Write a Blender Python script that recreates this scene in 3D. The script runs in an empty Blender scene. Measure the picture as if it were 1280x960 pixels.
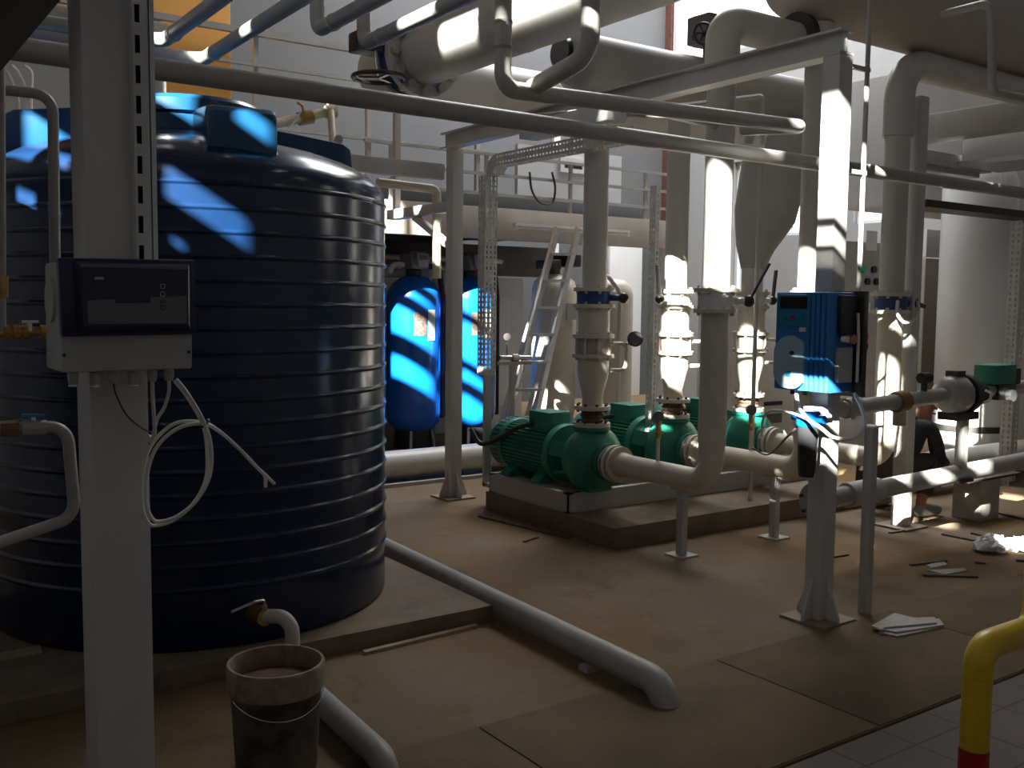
import bpy, bmesh, math, random
from mathutils import Vector, Matrix, Quaternion
random.seed(7)
SC = bpy.context.scene
PI = math.pi
R = math.radians
# ------------------------------------------------------------------ camera
CAM_F, CAM_H = 1238.73, 1.55
YAW, PIT, ROL = R(35.17546), R(4.68513), R(0.61288)
CF = Vector((math.sin(YAW)*math.cos(PIT), math.cos(YAW)*math.cos(PIT), -math.sin(PIT)))
CR = Vector((math.cos(YAW), -math.sin(YAW), 0)); CU = CR.cross(CF)
CR, CU = math.cos(ROL)*CR + math.sin(ROL)*CU, -math.sin(ROL)*CR + math.cos(ROL)*CU
CO = Vector((0, 0, CAM_H))
cam_d = bpy.data.cameras.new('camera'); cam = bpy.data.objects.new('camera', cam_d)
SC.collection.objects.link(cam)
cam_d.sensor_fit = 'HORIZONTAL'; cam_d.sensor_width = 36; cam_d.lens = CAM_F*36/1280
cam_d.clip_start = 0.05; cam_d.clip_end = 200
m3 = Matrix((CR, CU, -CF)).transposed()
cam.matrix_world = Matrix.Translation(CO) @ m3.to_4x4()
SC.camera = cam
# ------------------------------------------------------------------ light
SUN_AZ, SUN_EL = R(60), R(30)
SD = Vector((math.sin(SUN_AZ)*math.cos(SUN_EL), math.cos(SUN_AZ)*math.cos(SUN_EL), -math.sin(SUN_EL)))
sl = bpy.data.lights.new('sun', 'SUN'); sl.energy = 72; sl.angle = R(0.53); sl.color = (1, .95, .87)
so = bpy.data.objects.new('sun', sl); SC.collection.objects.link(so)
so.rotation_euler = (-SD).to_track_quat('Z', 'Y').to_euler()
so.location = (-6, -3, 12)
W = bpy.data.worlds.new('sky'); SC.world = W; W.use_nodes = True
nt = W.node_tree; bg = nt.nodes['Background']
tc = nt.nodes.new('ShaderNodeTexCoord'); sx = nt.nodes.new('ShaderNodeSeparateXYZ')
rp = nt.nodes.new('ShaderNodeValToRGB'); e = rp.color_ramp.elements
mr = nt.nodes.new('ShaderNodeMapRange'); mr.inputs[1].default_value = -1; mr.inputs[2].default_value = 1
e[0].position = .47; e[0].color = (.2, .15, .1, 1)
e[1].position = .8; e[1].color = (.8, .88, 1, 1)
n = e.new(.49); n.color = (.26, .22, .18, 1)
n = e.new(.51); n.color = (.93, .96, 1, 1)
nt.links.new(tc.outputs['Generated'], sx.inputs[0]); nt.links.new(sx.outputs[2], mr.inputs[0])
nt.links.new(mr.outputs[0], rp.inputs[0]); nt.links.new(rp.outputs[0], bg.inputs[0])
bg.inputs[1].default_value = 4.6
def portal(name, loc, look, sx_, sy_):
    l = bpy.data.lights.new(name, 'AREA'); l.shape = 'RECTANGLE'; l.size = sx_; l.size_y = sy_
    l.cycles.is_portal = True
    o = bpy.data.objects.new(name, l); SC.collection.objects.link(o); o.location = loc
    o.rotation_euler = Vector(look).to_track_quat('-Z', 'Z').to_euler()
LW, RW, BW, FW, CH = -2.2, 12.0, 12.6, -4.0, 9.2      # left, right, back, front walls, ceiling height
portal('window_portal_right_high', (RW+.1, 9.9, 6.75), (-1, 0, 0), 5.2, 2.4)
portal('window_portal_right_low', (RW+.1, 9.6, 2.9), (-1, 0, 0), 2.9, 2.4)
rf = bpy.data.lights.new('added_roof_fill', 'AREA'); rf.shape = 'RECTANGLE'; rf.size = 4.6; rf.size_y = 5.6; rf.energy = 1080; rf.color = (.97, .98, 1)
ro = bpy.data.objects.new('added_roof_fill', rf); SC.collection.objects.link(ro); ro.location = (9.35, 9.1, CH-.02)  # added fill lamp from above to brighten the floor; no rooflight is seen
portal('window_portal_left', (LW-.1, 1.7, 6.4), (1, 0, 0), 7.0, 1.5)
portal('window_portal_left_low', (LW-.1, 2.5, 4.55), (1, 0, 0), 1.4, 1.5)
vs = SC.view_settings; vs.view_transform = 'Standard'; vs.look = 'None'; vs.exposure = 0.18; vs.gamma = 1
try: vs.use_curve_mapping = False
except Exception: pass
try:
    SC.cycles.use_denoising = True; SC.cycles.max_bounces = 10; SC.cycles.diffuse_bounces = 6
    SC.cycles.glossy_bounces = 4; SC.cycles.transparent_max_bounces = 12
    SC.cycles.sample_clamp_indirect = 6; SC.cycles.caustics_reflective = False; SC.cycles.caustics_refractive = False
except Exception: pass
# ------------------------------------------------------------------ photo pixel -> point in the room
def ray(x, y): return CF + (x-640)/CAM_F*CR - (y-480)/CAM_F*CU
def PZ(x, y, z=0.): d = ray(x, y); return CO + d*((z-CAM_H)/d.z)
def PX(x, y, X): d = ray(x, y); return CO + d*(X/d.x)
def PY(x, y, Y): d = ray(x, y); return CO + d*(Y/d.y)
# ------------------------------------------------------------------ materials
def mat(name, col, rough=.5, metal=0., var=.12, scale=8., bump=0., dirt=None, dirt_amt=.0, coat=0., spec=None, emit=None):
    m = bpy.data.materials.new(name); m.use_nodes = True; t = m.node_tree; b = t.nodes['Principled BSDF']
    b.inputs['Roughness'].default_value = rough; b.inputs['Metallic'].default_value = metal
    if coat: b.inputs['Coat Weight'].default_value = coat; b.inputs['Coat Roughness'].default_value = .08
    if spec is not None: b.inputs['Specular IOR Level'].default_value = spec
    c = t.nodes.new('ShaderNodeTexCoord'); nz = t.nodes.new('ShaderNodeTexNoise')
    nz.inputs['Scale'].default_value = scale; nz.inputs['Detail'].default_value = 6
    t.links.new(c.outputs['Object'], nz.inputs['Vector'])
    r = t.nodes.new('ShaderNodeValToRGB'); q = r.color_ramp.elements
    lo = [max(0, x*(1-var)) for x in col]; hi = [min(1, x*(1+var)) for x in col]
    q[0].position = .3; q[0].color = (*lo, 1); q[1].position = .7; q[1].color = (*hi, 1)
    t.links.new(nz.outputs['Fac'], r.inputs[0]); out = r.outputs[0]
    if dirt:
        n2 = t.nodes.new('ShaderNodeTexNoise'); n2.inputs['Scale'].default_value = scale*.35; n2.inputs['Detail'].default_value = 8
        n2.inputs['Roughness'].default_value = .65
        t.links.new(c.outputs['Object'], n2.inputs['Vector'])
        r2 = t.nodes.new('ShaderNodeValToRGB'); r2.color_ramp.elements[0].position = .42; r2.color_ramp.elements[1].position = .68
        r2.color_ramp.elements[0].color = (0, 0, 0, 1); r2.color_ramp.elements[1].color = (dirt_amt,)*3 + (1,)
        t.links.new(n2.outputs['Fac'], r2.inputs[0])
        mx = t.nodes.new('ShaderNodeMix'); mx.data_type = 'RGBA'
        t.links.new(r2.outputs[0], mx.inputs[0]); t.links.new(out, mx.inputs[6]); mx.inputs[7].default_value = (*dirt, 1)
        out = mx.outputs[2]
    t.links.new(out, b.inputs['Base Color'])
    if bump:
        bp = t.nodes.new('ShaderNodeBump'); bp.inputs['Strength'].default_value = bump; bp.inputs['Distance'].default_value = .01
        n3 = t.nodes.new('ShaderNodeTexNoise'); n3.inputs['Scale'].default_value = scale*5; n3.inputs['Detail'].default_value = 4
        t.links.new(c.outputs['Object'], n3.inputs['Vector']); t.links.new(n3.outputs['Fac'], bp.inputs['Height'])
        t.links.new(bp.outputs[0], b.inputs['Normal'])
    if emit:
        b.inputs['Emission Color'].default_value = (*emit[0], 1); b.inputs['Emission Strength'].default_value = emit[1]
    return m
M = {}
M['grey_paint'] = mat('grey_painted_steel', (.42, .41, .39), .5, var=.06, scale=5, dirt=(.3, .27, .23), dirt_amt=.35)
M['column'] = mat('light_grey_column_paint', (.56, .545, .52), .45, var=.04, scale=4, dirt=(.4, .36, .31), dirt_amt=.35)
M['pipe'] = mat('off_white_pipe_paint', (.55, .53, .49), .42, var=.05, scale=5, dirt=(.42, .38, .32), dirt_amt=.35)
M['pipe_dark'] = mat('grey_pipe_paint', (.36, .35, .33), .45, var=.06, scale=5, dirt=(.26, .23, .2), dirt_amt=.4)
M['cream'] = mat('cream_pipe_paint', (.6, .55, .46), .45, var=.05, scale=6, dirt=(.42, .36, .28), dirt_amt=.4)
M['tan'] = mat('warm_primer_paint', (.44, .39, .335), .5, var=.07, scale=6, dirt=(.34, .28, .22), dirt_amt=.4)
M['rust'] = mat('rusty_iron', (.16, .10, .07), .75, .3, var=.35, scale=25, bump=.4)
M['tank'] = mat('dark_blue_plastic', (.0035, .017, .055), .2, var=.1, scale=3, dirt=(.02, .03, .055), dirt_amt=.15, spec=.5)
M['tank_lug'] = mat('blue_plastic_lug', (.006, .05, .12), .25, var=.12, scale=5, spec=.5)
M['vessel'] = mat('bright_blue_fibreglass', (.004, .125, .52), .2, var=.06, scale=10, coat=.4)
M['plate_dust'] = mat('dusty_base_plate', (.26, .2, .15), .7, var=.15, scale=12)
M['head_grey'] = mat('grey_control_head', (.2, .195, .19), .45, var=.08, scale=12)
M['dark_brown'] = mat('dark_brown_paint', (.085, .07, .06), .6, var=.15, scale=6)  # gloom under the mezzanine put in as colour
M['black'] = mat('black_plastic', (.018, .018, .02), .4, var=.1, scale=20)
M['rubber'] = mat('black_rubber', (.025, .022, .02), .7, var=.2, scale=20)
M['green'] = mat('green_pump_enamel', (.012, .2, .135), .38, var=.08, scale=9, dirt=(.03, .13, .09), dirt_amt=.35)
M['dark_steel'] = mat('dark_oiled_steel', (.045, .04, .036), .5, .4, var=.25, scale=15)
M['galv'] = mat('galvanised_steel', (.5, .51, .52), .38, .75, var=.12, scale=14)
M['tray'] = mat('dull_galvanised_tray', (.58, .57, .55), .5, .12, var=.12, scale=14)
M['alu'] = mat('brushed_aluminium', (.6, .6, .6), .35, .8, var=.08, scale=20)
M['concrete'] = mat('dusty_concrete', (.215, .148, .088), .85, var=.18, scale=2.2, bump=.25, dirt=(.18, .1, .042), dirt_amt=.75)
def floor_fn(t, b):
    c = t.nodes.new('ShaderNodeTexCoord'); b.inputs['Roughness'].default_value = .9; b.inputs['Specular IOR Level'].default_value = .25
    def nz(sc, det, lo, hi, rough=.6):
        n_ = t.nodes.new('ShaderNodeTexNoise'); n_.inputs['Scale'].default_value = sc; n_.inputs['Detail'].default_value = det; n_.inputs['Roughness'].default_value = rough
        t.links.new(c.outputs['Object'], n_.inputs['Vector'])
        m_ = t.nodes.new('ShaderNodeMapRange'); m_.inputs[1].default_value = lo; m_.inputs[2].default_value = hi
        t.links.new(n_.outputs['Fac'], m_.inputs[0]); return m_.outputs[0]
    def mix(f, a, col):
        x = t.nodes.new('ShaderNodeMix'); x.data_type = 'RGBA'; t.links.new(f, x.inputs[0])
        if isinstance(a, tuple): x.inputs[6].default_value = (*a, 1)
        else: t.links.new(a, x.inputs[6])
        x.inputs[7].default_value = (*col, 1); return x.outputs[2]
    o_ = mix(nz(.55, 4, .4, .62), (.195, .148, .1), (.195, .112, .046))
    o_ = mix(nz(1.3, 8, .5, .72), o_, (.19, .13, .06))
    o_ = mix(nz(2.6, 9, .55, .78, .7), o_, (.125, .075, .04))
    o_ = mix(nz(9, 6, .6, .8), o_, (.26, .19, .12))
    o_ = mix(nz(26, 3, .7, .8), o_, (.08, .055, .035))
    t.links.new(o_, b.inputs['Base Color'])
    bp = t.nodes.new('ShaderNodeBump'); bp.inputs['Strength'].default_value = .3; bp.inputs['Distance'].default_value = .01
    n3 = t.nodes.new('ShaderNodeTexNoise'); n3.inputs['Scale'].default_value = 14; n3.inputs['Detail'].default_value = 6
    t.links.new(c.outputs['Object'], n3.inputs['Vector']); t.links.new(n3.outputs['Fac'], bp.inputs['Height']); t.links.new(bp.outputs[0], b.inputs['Normal'])
M['plinth'] = mat('raw_concrete', (.19, .142, .1), .85, var=.25, scale=6, bump=.4, dirt=(.15, .1, .06), dirt_amt=.6)
M['pale_concrete'] = mat('pale_concrete', (.4, .37, .33), .85, var=.2, scale=8, bump=.35)
M['wall'] = mat('pale_grey_wall_panel', (.58, .58, .575), .6, var=.04, scale=1.5)
M['wall_grey'] = mat('grey_back_wall', (.36, .36, .36), .6, var=.04, scale=1.5)
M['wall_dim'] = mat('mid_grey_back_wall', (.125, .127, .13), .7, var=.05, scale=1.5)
M['wall_white'] = mat('white_wall_paint', (.78, .78, .77), .6, var=.04, scale=2)
M['brick'] = mat('red_brick', (.11, .04, .03), .8, var=.3, scale=12)
M['ceil'] = mat('grey_ceiling_sheet', (.4, .4, .4), .7, var=.05, scale=2)
M['white'] = mat('white_enamel', (.72, .72, .71), .4, var=.03, scale=6)
M['white_plastic'] = mat('white_plastic', (.75, .75, .73), .4, var=.03, scale=8)
M['box_grey'] = mat('light_grey_abs', (.42, .42, .40), .45, var=.03, scale=8)
M['navy'] = mat('navy_blue_cover', (.008, .01, .045), .35, var=.1, scale=8)
M['panel_grey'] = mat('mid_grey_label', (.13, .13, .135), .5, var=.05, scale=8)
M['ink_light'] = mat('pale_ink', (.4, .41, .44), .5, var=.02)
M['ink_grey'] = mat('dim_ink', (.1, .11, .13), .5, var=.02)
M['ink_dark'] = mat('dark_ink', (.012, .013, .02), .5, var=.02)
M['doser'] = mat('blue_dosing_case', (.025, .19, .52), .38, var=.06, scale=8)
M['doser_light'] = mat('pale_blue_cover', (.36, .54, .66), .4, var=.06, scale=8)
M['teal'] = mat('teal_keypad', (.01, .2, .36), .4, var=.05)
M['lcd'] = mat('dark_lcd', (.03, .035, .03), .2, var=.2, scale=60)
M['red'] = mat('red_plastic', (.5, .03, .03), .4, var=.1)
M['green_btn'] = mat('green_button', (.02, .42, .2), .4, var=.1)
M['yellow'] = mat('yellow_gas_pipe_enamel', (.62, .40, .008), .35, var=.07, scale=7, dirt=(.4, .25, .03), dirt_amt=.3)
M['red_band'] = mat('red_gas_band', (.33, .012, .008), .4, var=.1)
M['brass'] = mat('aged_brass', (.45, .28, .09), .38, .8, var=.2, scale=20)
M['copper'] = mat('copper_union', (.24, .13, .07), .55, .3, var=.25, scale=20)
M['chrome'] = mat('steel_lever', (.6, .6, .6), .25, .9, var=.05)
M['pvc'] = mat('beige_pvc', (.58, .51, .38), .4, var=.05, scale=8)
M['cable'] = mat('white_cable', (.66, .64, .6), .5, var=.04, scale=10)
M['dark_cable'] = mat('dark_cable', (.05, .03, .025), .5, var=.1, scale=10)
M['valve_blue'] = mat('blue_valve_body', (.015, .05, .2), .4, var=.1, scale=10)
M['orange'] = mat('orange_painted_panel', (.85, .42, .09), .5, var=.06, scale=2)
M['bucket'] = mat('dirty_bucket_plastic', (.055, .045, .036), .6, var=.5, scale=14, dirt=(.2, .15, .11), dirt_amt=.9)
M['bucket_rim'] = mat('muddy_white_rim', (.27, .2, .15), .6, var=.3, scale=30)
M['mud'] = mat('brown_sludge', (.12, .07, .04), .8, var=.4, scale=30, bump=.5)
M['wood'] = mat('pale_plank', (.36, .28, .19), .75, var=.2, scale=14)
M['tile_shard'] = mat('beige_board_offcut', (.42, .4, .36), .6, var=.08, scale=20)
M['dark_strip'] = mat('dark_rusty_strip', (.1, .075, .06), .7, .2, var=.25, scale=20)
M['bag'] = mat('white_plastic_bag', (.7, .68, .68), .35, var=.08, scale=20, bump=.3)
M['skin'] = mat('skin', (.42, .17, .1), .5, var=.08, scale=20)
M['jacket'] = mat('dark_work_jacket', (.025, .026, .032), .85, var=.2, scale=20)
M['trousers'] = mat('dark_brown_trousers', (.05, .038, .032), .85, var=.25, scale=20)
M['shoe'] = mat('grey_work_shoe', (.28, .27, .26), .6, var=.1, scale=20)
M['hair'] = mat('dark_hair', (.03, .02, .015), .6, var=.3, scale=60)
M['door'] = mat('brown_grey_door', (.27, .24, .2), .5, var=.06, scale=3)
M['paper'] = mat('white_paper', (.78, .76, .75), .6, var=.03)
M['sticker'] = mat('dark_vessel_label', (.10, .07, .06), .5, var=.7, scale=40)
M['earth'] = mat('bare_earth', (.3, .22, .15), .9, var=.2, scale=1)
def special(name, fn):
    m = bpy.data.materials.new(name); m.use_nodes = True; fn(m.node_tree, m.node_tree.nodes['Principled BSDF']); return m
def glass_fn(t, b):
    o = t.nodes['Material Output']; tr = t.nodes.new('ShaderNodeBsdfTransparent'); g = t.nodes.new('ShaderNodeBsdfGlossy')
    g.inputs['Roughness'].default_value = .02; tr.inputs[0].default_value = (.93, .95, .96, 1)
    mx = t.nodes.new('ShaderNodeMixShader'); mx.inputs[0].default_value = .05
    t.links.new(tr.outputs[0], mx.inputs[1]); t.links.new(g.outputs[0], mx.inputs[2]); t.links.new(mx.outputs[0], o.inputs[0])
M['glass'] = special('window_glass', glass_fn)
def bowl_fn(t, b):
    b.inputs['Base Color'].default_value = (.03, .03, .032, 1); b.inputs['Roughness'].default_value = .15
M['bowl'] = special('smoked_filter_bowl', bowl_fn)
def tile_fn(t, b):
    c = t.nodes.new('ShaderNodeTexCoord'); mp = t.nodes.new('ShaderNodeMapping'); mp.inputs['Location'].default_value = (-3.147, -1.949, 0)
    br = t.nodes.new('ShaderNodeTexBrick'); br.offset = 0; br.squash = 1
    br.inputs['Scale'].default_value = 1; br.inputs['Mortar Size'].default_value = .005; br.inputs['Brick Width'].default_value = .29
    br.inputs['Row Height'].default_value = .29; br.inputs['Color1'].default_value = (.14, .115, .112, 1); br.inputs['Color2'].default_value = (.125, .105, .102, 1)
    br.inputs['Mortar'].default_value = (.03, .022, .02, 1)
    t.links.new(c.outputs['Object'], mp.inputs[0]); t.links.new(mp.outputs[0], br.inputs[0])
    nz = t.nodes.new('ShaderNodeTexNoise'); nz.inputs['Scale'].default_value = 5; nz.inputs['Detail'].default_value = 6
    t.links.new(c.outputs['Object'], nz.inputs[0])
    mx = t.nodes.new('ShaderNodeMix'); mx.data_type = 'RGBA'; mx.inputs[7].default_value = (.15, .115, .095, 1)
    t.links.new(nz.outputs[0], mx.inputs[0]); t.links.new(br.outputs[0], mx.inputs[6]); t.links.new(mx.outputs[2], b.inputs['Base Color'])
    b.inputs['Roughness'].default_value = .75; b.inputs['Specular IOR Level'].default_value = .3
M['tiles'] = special('grey_floor_tiles', tile_fn)
def plate_fn(t, b):
    c = t.nodes.new('ShaderNodeTexCoord')
    hs = []
    for rot in (R(45), R(-45)):
        mp = t.nodes.new('ShaderNodeMapping'); mp.inputs['Rotation'].default_value = (0, 0, rot); mp.inputs['Scale'].default_value = (38, 95, 1)
        v = t.nodes.new('ShaderNodeTexVoronoi'); v.inputs['Randomness'].default_value = 0; v.inputs['Scale'].default_value = 1
        t.links.new(c.outputs['Object'], mp.inputs[0]); t.links.new(mp.outputs[0], v.inputs[0])
        mr_ = t.nodes.new('ShaderNodeMapRange'); mr_.inputs[1].default_value = .38; mr_.inputs[2].default_value = .18
        t.links.new(v.outputs['Distance'], mr_.inputs[0]); hs.append(mr_)
    mm = t.nodes.new('ShaderNodeMath'); mm.operation = 'MAXIMUM'
    t.links.new(hs[0].outputs[0], mm.inputs[0]); t.links.new(hs[1].outputs[0], mm.inputs[1])
    bp = t.nodes.new('ShaderNodeBump'); bp.inputs['Strength'].default_value = .5; bp.inputs['Distance'].default_value = .003
    t.links.new(mm.outputs[0], bp.inputs['Height']); t.links.new(bp.outputs[0], b.inputs['Normal'])
    nz = t.nodes.new('ShaderNodeTexNoise'); nz.inputs['Scale'].default_value = 2.5; nz.inputs['Detail'].default_value = 7
    t.links.new(c.outputs['Object'], nz.inputs[0])
    r = t.nodes.new('ShaderNodeValToRGB'); q = r.color_ramp.elements
    q[0].position = .35; q[0].color = (.125, .088, .054, 1); q[1].position = .65; q[1].color = (.17, .116, .064, 1)
    t.links.new(nz.outputs[0], r.inputs[0]); t.links.new(r.outputs[0], b.inputs['Base Color'])
    b.inputs['Roughness'].default_value = .85; b.inputs['Specular IOR Level'].default_value = .25
M['chequer'] = special('dusty_chequer_plate', plate_fn)
# ------------------------------------------------------------------ mesh helpers
def wpos(o):
    v = Vector((0, 0, 0))
    while o is not None: v = v + o.location; o = o.parent
    return v
class MB:
    def __init__(s): s.bm = bmesh.new()
    def box(s, x0, x1, y0, y1, z0, z1):
        return s.obox(((x0+x1)/2, (y0+y1)/2, (z0+z1)/2), (abs(x1-x0)/2, abs(y1-y0)/2, abs(z1-z0)/2))
    def obox(s, c, h, rot=None):
        c = Vector(c); vs_ = []
        for sx_ in (-1, 1):
            for sy_ in (-1, 1):
                for sz_ in (-1, 1):
                    v = Vector((sx_*h[0], sy_*h[1], sz_*h[2]))
                    if rot: v = rot @ v
                    vs_.append(s.bm.verts.new(c+v))
        for f in ((0, 1, 3, 2), (4, 6, 7, 5), (0, 4, 5, 1), (2, 3, 7, 6), (0, 2, 6, 4), (1, 5, 7, 3)):
            s.bm.faces.new([vs_[i] for i in f])
        return s
    def beam(s, p, q, w, h, up=(0, 0, 1)):
        p, q = Vector(p), Vector(q); d = (q-p); L = d.length; d.normalize(); u = Vector(up)
        sd = d.cross(u)
        if sd.length < 1e-4: sd = d.cross(Vector((0, 1, 0)))
        sd.normalize(); u = sd.cross(d)
        return s.obox((p+q)/2, (L/2, w/2, h/2), Matrix((d, sd, u)).transposed())
    def ring(s, c, a, b, r, n):
        return [s.bm.verts.new(c + a*(r*math.cos(2*PI*i/n)) + b*(r*math.sin(2*PI*i/n))) for i in range(n)]
    def bridge(s, A, B):
        n = len(A)
        for i in range(n): s.bm.faces.new((A[i], A[(i+1) % n], B[(i+1) % n], B[i]))
    def sweep(s, pts, radii, n=14, caps=True, closed=False):
        pts = [Vector(p) for p in pts]; N = len(pts)
        T = []
        for i in range(N):
            if closed: t = pts[(i+1) % N]-pts[i-1]
            else: t = pts[min(i+1, N-1)]-pts[max(i-1, 0)]
            if t.length < 1e-9: t = Vector((0, 0, 1))
            T.append(t.normalized())
        a = T[0].orthogonal().normalized(); rings = []
        for i in range(N):
            if i: a = T[i-1].rotation_difference(T[i]) @ a
            a = (a - T[i]*a.dot(T[i])).normalized(); b = T[i].cross(a)
            rr = radii[i] if isinstance(radii, (list, tuple)) else radii
            rings.append(s.ring(pts[i], a, b, rr, n))
        for i in range(N-1): s.bridge(rings[i], rings[i+1])
        if closed: s.bridge(rings[-1], rings[0])
        elif caps:
            s.bm.faces.new(list(reversed(rings[0]))); s.bm.faces.new(rings[-1])
        return s
    def cyl(s, p, q, r, r2=None, n=20): return s.sweep([p, q], [r, r if r2 is None else r2], n)
    def tube(s, pts, r, bend=None, n=14, seg=7, caps=True):
        return s.sweep(fillet(pts, bend if bend is not None else r*1.8, seg), r, n, caps)
    def lathe(s, prof, o, ax=(0, 0, 1), n=28, caps=True):
        ax = Vector(ax).normalized(); a = ax.orthogonal().normalized(); b = ax.cross(a); o = Vector(o)
        rings = [s.ring(o+ax*h, a, b, max(r, 1e-4), n) for r, h in prof]
        for i in range(len(rings)-1): s.bridge(rings[i], rings[i+1])
        if caps: s.bm.faces.new(list(reversed(rings[0]))); s.bm.faces.new(rings[-1])
        return s
    def sph(s, c, r, n=12, sc=(1, 1, 1)):
        prof = [(r*math.sin(PI*i/n), -r*math.cos(PI*i/n)) for i in range(n+1)]
        c = Vector(c); rings = [s.ring(c+Vector((0, 0, h*sc[2])), Vector((sc[0], 0, 0)), Vector((0, sc[1], 0)), max(q, 1e-4), n*2) for q, h in prof]
        for i in range(n): s.bridge(rings[i], rings[i+1])
        s.bm.faces.new(list(reversed(rings[0]))); s.bm.faces.new(rings[-1])
        return s
    def torus(s, c, ax, Rr, r, n=28, m=8):
        ax = Vector(ax).normalized(); a = ax.orthogonal().normalized(); b = ax.cross(a); c = Vector(c)
        return s.sweep([c+a*Rr*math.cos(2*PI*i/n)+b*Rr*math.sin(2*PI*i/n) for i in range(n)], r, m, False, True)
    def prism(s, poly, d):
        d = Vector(d); A = [s.bm.verts.new(Vector(p)) for p in poly]; B = [s.bm.verts.new(Vector(p)+d) for p in poly]
        s.bm.faces.new(list(reversed(A))); s.bm.faces.new(B); s.bridge(A, B); return s
    def grid(s, o, u, v, us, vs_, skip, d):
        """flat sheet o + u*a + v*b with the cells in skip left open, given the thickness d"""
        o, u, v, d = Vector(o), Vector(u), Vector(v), Vector(d); V = {}
        def vt(i, j, k):
            if (i, j, k) not in V: V[i, j, k] = s.bm.verts.new(o+u*us[i]+v*vs_[j]+d*k)
            return V[i, j, k]
        nu, nv = len(us)-1, len(vs_)-1
        full = lambda i, j: 0 <= i < nu and 0 <= j < nv and (i, j) not in skip
        for i in range(nu):
            for j in range(nv):
                if not full(i, j): continue
                q = ((i, j), (i+1, j), (i+1, j+1), (i, j+1))
                s.bm.faces.new([vt(*p, 0) for p in reversed(q)]); s.bm.faces.new([vt(*p, 1) for p in q])
                for e_, (a, b) in enumerate(((q[0], q[1]), (q[1], q[2]), (q[2], q[3]), (q[3], q[0]))):
                    nb = ((i, j-1), (i+1, j), (i, j+1), (i-1, j))[e_]
                    if not full(*nb): s.bm.faces.new((vt(*a, 0), vt(*b, 0), vt(*b, 1), vt(*a, 1)))
        return s
    def build(s, name, m, parent=None, bevel=0, sharp=38, smooth=True):
        bmesh.ops.recalc_face_normals(s.bm, faces=s.bm.faces[:])
        if bevel:
            ed = [e_ for e_ in s.bm.edges if len(e_.link_faces) == 2 and e_.calc_face_angle(0) > .7]
            bmesh.ops.bevel(s.bm, geom=ed, offset=bevel, segments=2, affect='EDGES', profile=.6)
        me = bpy.data.meshes.new(name)
        org = wpos(parent) if parent is not None else Vector((0, 0, 0))
        if parent is None and len(s.bm.verts):
            xs = [v.co for v in s.bm.verts]
            org = Vector((sum(c.x for c in xs)/len(xs), sum(c.y for c in xs)/len(xs), min(c.z for c in xs)))
        bmesh.ops.translate(s.bm, verts=s.bm.verts[:], vec=-org)
        s.bm.to_mesh(me); s.bm.free()
        if smooth:
            for p in me.polygons: p.use_smooth = True
            me.set_sharp_from_angle(angle=R(sharp))
        me.materials.append(M[m] if isinstance(m, str) else m)
        o = bpy.data.objects.new(name, me); SC.collection.objects.link(o)
        if parent is not None: o.parent = parent
        else: o.location = org
        return o
def fillet(pts, bend, seg=7):
    pts = [Vector(p) for p in pts]
    if len(pts) < 3: return pts
    out = [pts[0]]
    for i in range(1, len(pts)-1):
        a, b, c = pts[i-1], pts[i], pts[i+1]
        u, v = (a-b), (c-b); lu, lv = u.length, v.length; u.normalize(); v.normalize()
        ang = u.angle(v)
        if ang > PI-.02: out.append(b); continue
        k = min(bend/math.tan(ang/2), lu*.49, lv*.49); rr = k*math.tan(ang/2)
        bis = (u+v).normalized(); ce = b+bis*(rr/math.sin(ang/2))
        s0, s1 = b+u*k-ce, b+v*k-ce; tot = s0.angle(s1); axs = s0.cross(s1).normalized()
        for j in range(seg+1): out.append(ce + Quaternion(axs, tot*j/seg) @ s0)
    out.append(pts[-1]); return out
def spline(pts, n=8):
    P = [Vector(p) for p in pts]; P = [2*P[0]-P[1]] + P + [2*P[-1]-P[-2]]; out = []
    for i in range(1, len(P)-2):
        for j in range(n):
            t = j/n; p0, p1, p2, p3 = P[i-1:i+3]
            out.append(.5*((2*p1)+(p2-p0)*t+(2*p0-5*p1+4*p2-p3)*t*t+(3*p1-p0-3*p2+p3)*t**3))
    out.append(P[-2]); return out
def tag(o, label, cat, group=None):
    o['label'] = label; o['category'] = cat
    if group: o['group'] = group
    return o
def thing(name, label, cat, loc, group=None):
    o = bpy.data.objects.new(name, None); SC.collection.objects.link(o); o.location = loc; o.empty_display_size = .1
    return tag(o, label, cat, group)
def struct(o): o['kind'] = 'structure'; return o
def dup(root, delta, label=None, skip=()):
    """copy of a thing with copies of its parts and sub-parts, moved by delta"""
    c = root.copy(); SC.collection.objects.link(c); c.location = root.location + Vector(delta)
    if label: c['label'] = label
    for ch in list(root.children):
        if any(ch.name.startswith(k) for k in skip): continue
        d = ch.copy(); SC.collection.objects.link(d); d.parent = c
        for g in list(ch.children):
            f = g.copy(); SC.collection.objects.link(f); f.parent = d
    return c
def text(name, body, size, m, parent, o, right, up, extr=.0006):
    cu = bpy.data.curves.new(name, 'FONT'); cu.body = body; cu.size = size; cu.extrude = extr; cu.align_x = 'CENTER'; cu.align_y = 'CENTER'
    t = bpy.data.objects.new(name, cu); SC.collection.objects.link(t)
    me = bpy.data.meshes.new_from_object(t); bpy.data.objects.remove(t)
    r_, u_ = Vector(right).normalized(), Vector(up).normalized()
    mt_ = Matrix((r_, u_, r_.cross(u_))).transposed().to_4x4(); mt_.translation = Vector(o)-wpos(parent)
    me.transform(mt_); me.materials.append(M[m])
    ob = bpy.data.objects.new(name, me); SC.collection.objects.link(ob); ob.parent = parent; return ob
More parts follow.
